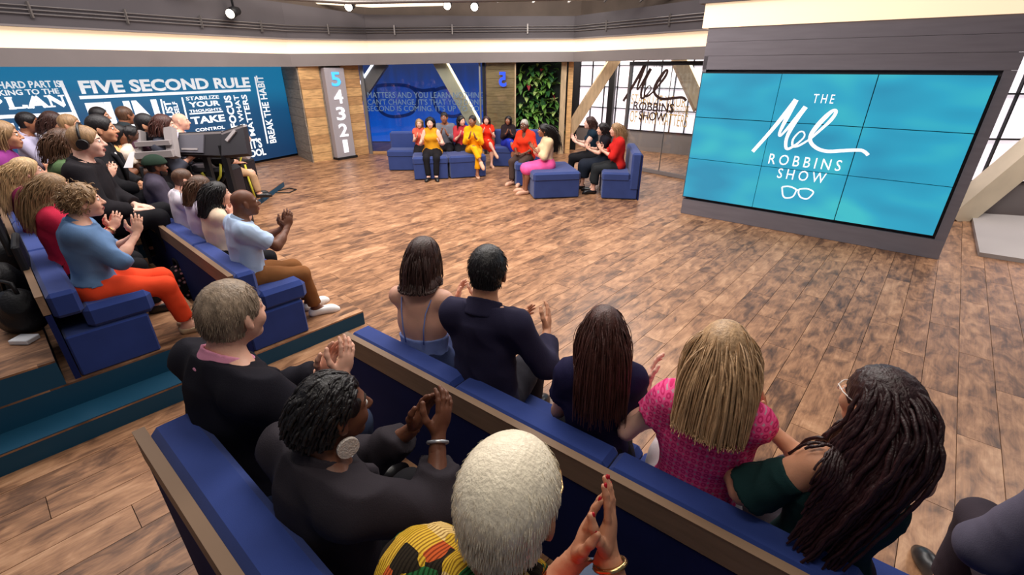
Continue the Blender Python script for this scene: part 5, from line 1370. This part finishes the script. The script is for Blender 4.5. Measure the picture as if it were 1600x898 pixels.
person('man with short brown hair and a white shirt between lilac blouse and green cap', dict(px=(288, 281), bench=B_L1, z0=.13, az=46, res='mid', skin=SK['fair'], scale=1.0, hair=dict(mat=HM['brown'], thick=.009, rough=.0015), top=dict(mat=CL('white_shirt', (216, 208, 218)), sleeve=.6, off=.018, collar=True), bottom=dict(mat=DENIM), shoe=M_BLKSHOE))
root, P, H = person('man in a dark green cap and charcoal shirt on the left front bench', dict(px=(245, 262), bench=B_L1, z0=.13, az=50, res='mid', skin=SK['dark'], scale=1.05, build=1.1, hair=dict(mat=HM['black'], thick=.006), beard=HM['black'], arms='lap', top=dict(mat=CL('charcoal_shirt', (64, 58, 72)), sleeve=1.8, off=.022), bottom=dict(mat=BLK), shoe=M_BLKSHOE))
capm = CL('green_cap', (34, 50, 40))
link('cap', mesh_np('cap', *build_sdf([ell(H(0, -.012, .045), v3(.090, .110, .094), P.HR), cone(H(-.03, .085, .055), H(.03, .085, .055), .028, .028, flat=P.HR[:, 2], k=2.2)], .008, k=.02, cuts=[(H(0, 0, .035), -P.HR[:, 2])])), capm, root)

# ------------------------------------------------------------------ left block, second row
root, P, H = person('woman with short sandy curls, blue chambray shirt and orange-red trousers', dict(px=(131, 315), bench=B_L2, z0=.30, az=50, female=True, res='near', skin=SK['fair'], scale=1.02, lean=5, head=(2, 2, 0), clap=(.0, .37, .42), fingers=(.25, .9), gap=.015, spread=.0, feet=.02,
    hair=dict(mat=HM['dirty'], thick=.024, top=1.2, rough=.006, rfreq=75, n=420, length=.075, lift=.028, steps=8, w=.012, comb=(.4, -.6, .1), mess=.6, wave=.006, wavel=.05, zmin=-.05, grav=.2),
    top=dict(mat=CL('chambray', (98, 128, 168), k=.10), sleeve=1.12, off=.026, collar=True, hem=.055, wrinkle=.009, wf=28), bottom=dict(mat=CL('orange_red', (236, 74, 40), k=.05), len=.86), shoe=M_BROWNSHOE, shoe_top=-.022))
T_, N_, A_s, L_, F_ = body_prims(P, dict(female=True))
link('belt', mesh_np('belt', *build_sdf([T_[0], T_[1]], .007, off=.020, cuts=[(P.hip + P.d * .085 * P.s, P.d), (P.hip + P.d * .05 * P.s, -P.d)])), mat('tan_belt', (160, 100, 56), rough=.5), root)
person('woman with long honey-blond hair in a raspberry red top, second from the aisle', dict(px=(86, 296), z0=.30, az=46, female=True, res='near', skin=SK['fair'], scale=.83, lean=3, head=(4, 0, 0), clap=(.06, .38, .34), gap=.02,
    hair=dict(mat=HM['dirty'], thick=.016, n=420, length=.36, lift=.024, steps=15, w=.0115, ears=False, back=.2, bulk=[((0, -.055, -.09), (.084, .055, .12))], seed=12), top=dict(mat=CL('raspberry', (196, 40, 70)), sleeve=1.2, off=.020), bottom=dict(mat=BLK), shoe=M_BLKSHOE, band=(M_GOLDF, 1)))
person('woman with long golden hair in a dark magenta top, third from the aisle', dict(px=(44, 268), z0=.30, az=44, female=True, res='near', skin=SK['fair'], scale=.83, lean=3, head=(4, 0, 0), clap=(.05, .38, .44), gap=.02,
    hair=dict(mat=HM['blond'], thick=.016, n=420, length=.42, lift=.024, steps=15, w=.0115, ears=False, back=.2, bulk=[((0, -.055, -.10), (.084, .055, .13))], seed=13), top=dict(mat=CL('magenta', (120, 30, 70)), sleeve=1.2, off=.020), bottom=dict(mat=BLK), shoe=M_BLKSHOE))

# ------------------------------------------------------------------ the crowd further back on the left
CZ = .30
def crowd(label, px, az, **k):
    d = dict(px=px, z0=CZ, az=az, res='far', bottom=dict(mat=BLK), shoe=M_BLKSHOE); d.update(k)
    if 'skin' not in d: d['skin'] = SK['fair']
    return person(label, d)
short = lambda m, **k: dict(mat=HM[m], thick=.010, **k)
def longh(m, L_=.30, **k): return dict(dict(mat=HM[m], thick=.014, n=130, length=L_, lift=.02, steps=10, w=.018, ears=False, bulk=[((0, -.05, -.08), (.08, .055, .10))]), **k)
crowd('tan woman with sandy hair and a violet top at the left edge of the crowd', (8, 212), 58, female=True, skin=SK['tan'], scale=1.05, hair=longh('dirty', .22, cut=-.14), top=dict(mat=CL('violet', (140, 56, 130)), sleeve=.3))
crowd('dark-haired man in a pale lilac shirt near the slogan word PLAN', (46, 192), 62, skin=SK['brown'], hair=short('black'), top=dict(mat=CL('pale_lilac', (186, 180, 206)), sleeve=1.7, collar=True))
crowd('brown-haired person in white clapping beside the man in pale lilac', (85, 191), 66, female=True, skin=SK['tan'], hair=longh('darkbrown', .2), top=dict(mat=CL('white_top', (206, 200, 210)), sleeve=.4), clap=(0, .33, .46))
crowd('fair-haired person with face turned right behind the brown bob', (111, 196), 72, skin=SK['tan'], hair=short('dirty'), top=dict(mat=CL('beige_top', (190, 170, 150)), sleeve=1.5))
crowd('woman with a brown bob and sage green top left of the headphones', (103, 224), 44, female=True, hair=longh('brown', .22, cut=-.14, n=200, w=.014), top=dict(mat=CL('sage', (84, 108, 72)), sleeve=.5))
root, P, H = crowd('man in a black hoodie wearing large black headphones', (136, 222), 62, skin=SK['pale'], scale=1.06, res='mid', hair=short('dirty'), arms='lap', top=dict(mat=CL('black_hoodie', (30, 27, 31)), name='hoodie', sleeve=1.9, off=.035, collar=True))
hp = MB(); hp.tube([H(.10 * math.cos(a), -.012, .02 + .125 * math.sin(a)) for a in np.linspace(0, math.pi, 11)], .010, 8)
for q in (-1, 1): hp.tube([H(.082 * q, -.008, -.005), H(.118 * q, -.008, -.005)], [.043, .040], 14)
hp.build('headphones', M_BLKSHOE, root)
crowd('man in a black suit and open white shirt holding a white sheet', (160, 202), 62, skin=SK['tan'], scale=1.07, res='mid', hair=short('black', top=1.8), arms='lap', top=dict(mat=CL('black_suit', (30, 29, 32)), name='blazer', sleeve=1.85, off=.026, inner=CL('white_inner', (232, 228, 228)), lapel=True))
crowd('dark-haired woman in a white and orange top in the middle of the crowd', (186, 211), 66, scale=.90, female=True, skin=SK['brown'], hair=longh('black', .24), top=dict(mat=CL('apricot_white', (236, 170, 110)), sleeve=.4))
crowd('person with dark skin and black curls beside the grey equipment frame', (207, 212), 66, scale=.88, female=True, skin=SK['deep'], hair=short('black', rough=.006), top=dict(mat=CL('cream_top', (222, 206, 190)), sleeve=.5))
crowd('dark-haired man in front of the slogan letter F', (157, 182), 66, skin=SK['tan'], hair=short('black'), top=dict(mat=CL('grey_top', (70, 68, 76)), sleeve=1.8))
crowd('man with cropped brown hair in a dark coat, seen from behind', (197, 181), 24, skin=SK['brown'], hair=short('brown'), top=dict(mat=CL('dark_coat', (44, 52, 56)), sleeve=1.9, off=.03))
crowd('dark-haired man with a rosy face in front of the slogan letter N', (230, 196), 70, skin=SK['tan'], hair=short('black', top=2), top=dict(mat=CL('plum_top', (90, 60, 76)), sleeve=1.7))
crowd('person with dark red hair left of the bald man', (258, 197), 70, female=True, skin=SK['fair'], hair=longh('auburn', .16, cut=-.10), top=dict(mat=CL('slate_top', (70, 72, 84)), sleeve=1.5))
crowd('bald man in a pale lavender shirt behind the black monitors', (283, 190), 66, scale=.92, skin=SK['fair'], hair=None, top=dict(mat=CL('lavender', (196, 190, 212)), sleeve=1.6, collar=True))

# ------------------------------------------------------------------ the group on the stage edge
def far(label, px, az, **k):
    d = dict(px=px, z0=0, az=az, res='far', seat=.41, scale=.90, srange=(.76, 1.0), female=True, bottom=dict(mat=BLK), shoe=M_BLKSHOE, skin=SK['fair']); d.update(k)
    return person(label, d)
far('woman in a sleeveless yellow top and black trousers clapping on an ottoman', (672, 192), 176, fy=9.72, fat=1.16, skin=SK['pale'], hair=longh('black', .36, n=220, w=.013), top=dict(mat=CL('mustard', (226, 158, 34)), sleeve=0, tank=True, off=.022, hem=-.10), gap=.16, clap=(0, .30, .30), arm=1.2, spread=.02, heels=True)
far('woman in a marigold trouser suit with legs crossed on an ottoman', (738, 189), 180, fy=10.00, skin=SK['brown'], head=(20, 0, 0), legs='cross', hair=short('black'), top=dict(mat=CL('marigold', (244, 168, 20)), name='jacket', sleeve=1.75, off=.017, hem=-.10), bottom=dict(mat=CL('marigold', (244, 168, 20)), len=.75), shoe=M_NUDE, shoe_top=-.03, heels=True)
far('woman with fair hair and a salmon top behind the yellow sleeveless top', (655, 197), 176, fy=10.35, scale=.88, hair=longh('dirty', .3), top=dict(mat=CL('salmon', (226, 96, 76)), sleeve=.3))
far('man with black hair in a grey shirt behind the two women in yellow', (694, 184), 180, fy=10.45, female=False, skin=SK['brown'], scale=.93, hair=short('black'), top=dict(mat=CL('grey_shirt', (112, 114, 124)), sleeve=1.8, collar=True))
far('dark-haired woman in a rose red top looking right between the yellow outfits', (721, 189), 170, fy=10.40, head=(-30, 0, 0), hair=longh('black', .3), top=dict(mat=CL('rose_red', (176, 52, 60)), sleeve=1.0))
far('woman with long brown hair in a red dress with crossed bare legs', (760, 191), 174, fy=11.00, legs='cross', head=(10, 0, 0), hair=longh('darkbrown', .36, n=200, w=.013), top=dict(mat=CL('red_dress', (226, 48, 26)), name='dress', sleeve=.5, flare=2), bottom=dict(type='skirt', mat=CL('red_dress', (226, 48, 26)), len=.9), shoe=M_NUDE, clap=(0, .30, .42), gap=.08)
far('woman with dark skin in a black lace top and cobalt blue skirt', (794, 190), 176, fy=11.00, skin=SK['brown'], legs='cross', head=(20, 0, 0), hair=longh('black', .26), top=dict(mat=CL('black_lace', (40, 30, 34)), sleeve=1.7), bottom=dict(type='skirt', mat=CL('cobalt', (36, 52, 170)), len=.9), shoe=M_NUDE)
far('woman with short grey hair in a vermilion sweater and brown trousers', (819, 196), -150, fy=9.25, skin=SK['dark'], head=(-10, 0, 0), scale=.92, fat=1.05, hair=short('silver', rough=.004), arms='lap', top=dict(mat=CL('vermilion', (232, 56, 28)), sleeve=1.4, off=.026, scoop=((.09, .0), (.045, .06, .10))), bottom=dict(mat=CL('dark_brown', (72, 56, 50))), shoe=M_NUDE)
far('woman with very long black braids, cream cardigan and hot pink skirt', (849, 204), -100, fy=8.36, skin=SK['brown'], hair=longh('black', .52, n=220, w=.014, back=.2), top=dict(mat=CL('cream_cardigan', (226, 196, 156)), name='cardigan', sleeve=1.5, off=.022), bottom=dict(type='skirt', mat=CL('hot_pink', (240, 92, 156)), len=1.02), shoe=M_NUDE, heels=True)
far('dark-haired woman in a dark teal sleeveless blouse clapping, far end of the bench', (921, 192), -84, fy=9.30, skin=SK['pale'], scale=.94, head=(0, 6, 0), hair=longh('darkbrown', .2, cut=-.13), clap=(0, .42, .36), top=dict(mat=CL('dark_teal', (22, 40, 54)), sleeve=.2))
far('black-haired woman in black between the teal blouse and the red blouse', (941, 202), -86, fy=8.65, hair=longh('black', .22), top=dict(mat=CL('ink', (26, 24, 32)), sleeve=.6), bottom=dict(type='skirt', mat=CL('ink_skirt', (26, 32, 44)), len=1.0, drop=.55), clap=(0, .40, .34), gap=.06)
far('fair-haired woman in a red blouse and dark cropped trousers with black heels', (962, 203), -86, fy=8.30, hair=longh('dirty', .30, n=200, w=.014), top=dict(mat=CL('crimson', (198, 36, 32)), name='blouse', sleeve=1.3, off=.024), bottom=dict(mat=CL('dark_olive', (38, 40, 42)), len=.72, wide=1.5), clap=(0, .38, .36), gap=.05, heels=True)

# ================================================================== CREW EQUIPMENT AND SMALL THINGS
# crew platform with a dark edge on the left of the stage
cp_ = [(-4.16, 7.52), (-4.33, 8.81), (-5.2, 9.6), (-6.6, 8.4), (-5.0, 6.7)]
platform('low dark-edged platform under the camera equipment by the LED wall', cp_, 0, .10, trim=False)
# chairs of the crowd (their seats are hidden behind the people)
M_CHAIR = mat('chair_black', (30, 30, 34), rough=.7)
def chair():
    t = thing('audience_chair', '', 'chair')
    MB().box((0, .02, .355), (.42, .42, .05), bev=.015).build('seat', M_CHAIR, t)
    MB().box((0, -.21, .58), (.40, .04, .30), bev=.012).build('backrest', M_CHAIR, t)
    for sx in (-1, 1):
        for sy in (-1, 1): MB().bar((sx * .18, .02 + sy * .18, 0), (sx * .18, .02 + sy * .18, .33), .028).build('leg', M_CHAIR, t)
    return t
proto = chair(); first = True
for root, P, H, sp in PEOPLE:
    if sp.get('px') and 'bench' not in sp and sp.get('fy') is None and sp['px'][0] < 300 and sp['z0'] == CZ:
        c = proto if first else copy_tree(proto); first = False
        c.location = root.location; c.rotation_euler = root.rotation_euler
        tag(c, ' '.join(('black chair under the ' + root['label']).split()[:13]), 'chair', 'chairs under the left crowd')
crowdp = MB()
# raised floor under the crowd
cpoly = [pl2(2.66, .01), pl2(6.6, .01), pl2(6.6, 1.35), pl2(2.66, 1.0)]
platform('raised wooden floor under the crowd in front of the LED wall', cpoly, .13, CZ, trim=False)

M_MON = mat('monitor_black', (34, 31, 36), rough=.5); M_MONG = mat('monitor_grey', (92, 90, 98), rough=.4)
M_FRAMEG = mat('equipment_grey', (150, 142, 142), rough=.5); M_CABY = mat('cable_yellow', (196, 190, 60), rough=.6); M_CABB = mat('cable_blue', (50, 80, 150), rough=.6); M_CABK = mat('cable_black', (22, 21, 24), rough=.6)
def px_plane_box(label, name, cat, corners, d, thick, m, z_floor=.1, dx=0.0):
    """an upright panel given by four photograph corners at one distance; stands on the floor with a post"""
    P4_ = [at_depth(x, y, d) for x, y in corners]       # bl, br, tr, tl
    c = sum(P4_, Vector()) / 4; t = thing(name, label, cat, (c.x, c.y, z_floor)); Mi = world_to(t)
    n = (P4_[1] - P4_[0]).cross(P4_[3] - P4_[0]).normalized(); n = -n if n.y > 0 else n
    mb = MB(); mb.hexa([Mi @ p for p in [P4_[0], P4_[1], P4_[2], P4_[3]]][::1] + [Mi @ (p - n * thick) for p in [P4_[0], P4_[1], P4_[2], P4_[3]]])
    mb.build('housing', m, t)
    MB().bar((dx, .05, 0), (dx, .05, c.z - z_floor - .05), .06).build('post', M_CABK, t)
    MB().box((dx, .05, .015), (.4, .4, .03), bev=.01).build('foot', M_CABK, t)
    return t, Mi, P4_, n
t, Mi, Q4, n = px_plane_box('wide black monitor housing seen from behind in front of the slogan TAKE', 'camera_monitor', 'monitor', [(276, 241), (345, 243), (345, 204), (279, 207)], 5.4, .10, M_MON)
def on(Q4, u, v, n, o): return Q4[0].lerp(Q4[1], u).lerp(Q4[3].lerp(Q4[2], u), v) + n * o
MB().hexa([Mi @ on(Q4, u, v, n, o) for o in (.0, .02) for u, v in ((.05, .08), (.62, .08), (.62, .84), (.05, .84))]).build('back_plate', M_MONG, t)
MB().hexa([Mi @ on(Q4, u, v, n, o) for o in (.02, .03) for u, v in ((.14, .18), (.50, .18), (.50, .26), (.14, .26))]).build('label_strip', M_FRAMEG, t)
MB().bar(Mi @ on(Q4, 0, 1.0, n, -.05), Mi @ on(Q4, 1, 1.0, n, -.05), .12, .02).build('lit_top_edge', M_FRAMEG, t)  # pale grey bar stands for light on the black housing's top edge
t, Mi, Q4, n = px_plane_box('tilted black monitor housing with a pale stripe beside the seated crew member', 'camera_monitor', 'monitor', [(346, 243), (387, 240), (379, 194), (345, 206)], 5.3, .10, M_MON, dx=-.17)
MB().bar(Mi @ on(Q4, .25, .55, n, .01), Mi @ on(Q4, .66, .86, n, .01), .035, .02, up=n).build('pale_stripe', M_FRAMEG, t)
MB().bar(Mi @ on(Q4, 0, 1.0, n, -.05), Mi @ on(Q4, 1, 1.0, n, -.05), .12, .02).build('lit_top_edge', M_FRAMEG, t)  # same painted light along the tilted housing's top edge
# grey H-shaped crane frame
t = thing('crane_frame', 'grey metal frame of a camera crane beside the black monitors', 'frame', (at_depth(238, 240, 5.3).x, at_depth(238, 240, 5.3).y, .1)); Mi = world_to(t)
D_ = 5.3
for a, b, w in [((217, 205), (219, 249), .10), ((265, 200), (272, 246), .10)]: MB().bar(Mi @ at_depth(*a, D_), Mi @ at_depth(*b, D_), w, .08, up=(0, 1, 0)).build('upright', M_FRAMEG, t)
for a, b, w in [((214, 225), (268, 222), .05), ((214, 243), (272, 239), .07)]: MB().bar(Mi @ at_depth(*a, D_ - .05), Mi @ at_depth(*b, D_ - .05), w, .08, up=(0, 1, 0)).build('crossbar', M_FRAMEG, t)
for a, b, w in [((212, 214), (268, 212), .10), ((220, 234), (266, 231), .07)]: MB().bar(Mi @ at_depth(*a, D_ + .08), Mi @ at_depth(*b, D_ + .08), w, .06, up=(0, 1, 0)).build('counterweight', M_MON, t)
pp = at_depth(244, 242, D_)
MB().bar(Mi @ pp, Mi @ Vector((pp.x, pp.y, .1)), .14).build('pedestal', M_MON, t)
# heap of cables on a black trolley
c0 = at_depth(296, 262, 5.9)
t = thing('cable_trolley', 'black equipment trolley heaped with yellow and blue cables', 'trolley', (c0.x, c0.y, .1)); Mi = world_to(t)
MB().box((0, 0, .41), (1.15, .36, .82), bev=.04).build('case', M_MON, t)
rc = random.Random(5)
for k in range(16):
    x0 = rc.uniform(-.55, .25); pts = [(x0 + .09 * i + rc.uniform(-.03, .03), rc.uniform(-.2, .1), .86 + .09 * abs(math.sin(i * 1.3 + k)) + rc.uniform(0, .05)) for i in range(6)]
    if k % 3 == 0: pts += [(pts[-1][0] + .02, -.22, .74), (pts[-1][0] - .10, -.23, .58), (pts[-1][0] - .2, -.22, .78)]
    MB().tube(pts, .016, 6).build('cable', [M_CABK, M_CABY, M_CABK, M_CABB, M_CABK][k % 5], t)
for k in range(5): MB().box((-.5 + k * .24, -.02, .90 + .05 * (k % 2)), (.2, .24, .14), bev=.04).build('connector_box', [M_MON, M_CABK, M_MONG][k % 3], t)
c0 = at_depth(371, 268, 7.6)
t = thing('control_desk', 'grey roller desk over a black cabinet beside the khaki trousers', 'desk', (c0.x, c0.y, .1)); Mi = world_to(t)
MB().box((0, 0, .30), (.44, .40, .58), bev=.02).build('cabinet', M_MON, t)
MB().tube([(-.27, -.05, .68), (.27, -.05, .70)], .085, 14).build('roller', M_FRAMEG, t)
MB().tube([(-.2, -.16, .62), (-.1, -.22, .48), (.05, -.22, .45), (.18, -.18, .58), (.22, -.14, .72)], .014, 6).build('cable', M_CABY, t)
MB().tube([(.24, -.16, .55), (.27, -.2, .3), (.30, -.2, .03)], .016, 6).build('cable', M_CABY, t)
# crew member in khaki, mostly hidden by the monitors
person('crew member in khaki trousers sitting behind the tilted black monitor', dict(px=(381, 215), z0=.10, az=52, res='far', scale=.86, seat=.42, lean=36, skin=SK['fair'], arms='lap', hair=short('brown'), top=dict(mat=CL('grey_tee', (120, 116, 120)), sleeve=.5), bottom=dict(mat=CL('khaki', (186, 152, 118)), len=.92), shoe=M_BLKSHOE))
pcase = PEOPLE[-1][0]
b = MB().box((0, -.02, .28), (.42, .40, .56), bev=.02).build('equipment_case', M_MON); b.location = pcase.location; b.rotation_euler = pcase.rotation_euler
tag(b, 'black case that the crew member in khaki trousers sits on', 'case')
# cable loop on the floor
tag(MB().tube([at(x, y, .008) for x, y in [(398, 318), (412, 306), (430, 299), (452, 294), (463, 296), (452, 301), (430, 301), (408, 308)]], .012, 6).build('floor_cable', M_CABK), 'thin black cable looped on the wood floor beside the crew platform', 'cable')
# handrails
M_RAIL = mat('rail_grey', (176, 170, 172), rough=.4, metal=.3)
def handrail(label, pts, zf):
    W_ = [at(*p) for p in pts]; t = thing('handrail', label, 'railing', (W_[0].x, W_[0].y, zf)); Mi = world_to(t)
    MB().tube([Mi @ p for p in W_], .018, 8).build('rail', M_RAIL, t)
    for p in (W_[0], W_[-1]): MB().tube([Mi @ p, Mi @ Vector((p.x, p.y, zf))], .016, 8).build('post', M_RAIL, t)
handrail('grey handrail in front of the man in the black hoodie', [(151, 294, .86), (188, 289, .86), (224, 293, .86)], .13)
handrail('grey handrail at the left edge behind the blond women', [(-40, 308, .95), (28, 303, .95)], .13)
# white sheet in the lap of the man in the suit
sh_ = MB().hexa([at_depth(*q, 4.62) + Vector((0, o, 0)) for o in (0, .004) for q in ((193, 262), (207, 262), (210, 236), (203, 238))])
tag(sh_.build('paper_sheet', M_WHITE), 'white sheet of paper held by the man in the black suit', 'paper')
# things on the floor of the left block
def blob(name, label, cat, pos, radii, m, az=0, wr=.012, wf=22, handle=True):
    t = thing(name, label, cat, pos, az)
    link('body', mesh_np('body', *build_sdf([ell((0, 0, radii[2] * .82), radii), ell((0, 0, radii[2] * .4), (radii[0] * .95, radii[1] * .95, radii[2] * .4))], max(radii) / 14, k=.06, cuts=[((0, 0, .0), (0, 0, -1))], wrinkle=wr, wf=wf, seed=len(name))), m, t)
    if handle: MB().tube([(-radii[0] * .5, 0, radii[2] * 1.5), (-radii[0] * .35, 0, radii[2] * 2.1), (radii[0] * .35, 0, radii[2] * 2.1), (radii[0] * .5, 0, radii[2] * 1.5)], .012, 8).build('strap', m, t)
    return t
def pattern_floral():
    m = cloth('bag_floral', (20, 18, 22)); nt = m.node_tree; N = nt.nodes; L = nt.links; b = N['Principled BSDF']
    tc = N.new('ShaderNodeTexCoord'); vo = N.new('ShaderNodeTexVoronoi'); vo.inputs['Scale'].default_value = 26; L.new(tc.outputs['Object'], vo.inputs['Vector'])
    cr = N.new('ShaderNodeValToRGB'); cr.color_ramp.interpolation = 'CONSTANT'; e = cr.color_ramp.elements
    e[0].position = 0; e[0].color = srgb(200, 190, 188); e[1].position = .34; e[1].color = srgb(20, 18, 22); q = e.new(.16); q.color = srgb(150, 96, 100)
    L.new(vo.outputs['Distance'], cr.inputs[0]); L.new(cr.outputs[0], b.inputs['Base Color']); return m
p = at(292, 462, .13); blob('handbag', 'black and white floral bag on the floor beside orange-red trousers', 'bag', (p.x, p.y, .13), (.13, .11, .17), pattern_floral(), 40)
M_BAG = mat('bag_black', (24, 23, 26), rough=.55, bump=(60, .2))
p = at(46, 512, .47); blob('backpack', 'black backpack standing on the floor behind the second blue bench', 'bag', (p.x, p.y, .47), (.15, .12, .16), M_BAG, 20)
p = at(14, 470, .47); blob('backpack', 'black bag at the left edge behind the second blue bench', 'bag', (p.x, p.y, .47), (.16, .14, .17), M_BAG, 60)
p = at(12, 418, .47); blob('coat_pile', 'dark heap of coats at the left edge behind the second bench', 'clothes', (p.x, p.y, .47), (.22, .18, .16), M_BAG, 10, handle=False)
p = at(40, 533, .47); tag(MB().box((p.x, p.y, .485), (.12, .09, .03), bev=.004).build('paper_packet', M_WHITE), 'small white packet lying on the wood floor behind the second bench', 'packet')
p = at(333, 532, .13)
t = thing('water_cup', 'small clear plastic cup at the edge of the left platform', 'cup', (p.x, p.y, .13))
MB().tube([(0, 0, 0), (0, 0, .09)], [.028, .036], 16).build('cup', mat('cup_plastic', (214, 222, 228), rough=.2), t)
MB().tube([(0, 0, .088), (0, 0, .094)], [.038, .038], 16).build('rim', M_WHITE, t)
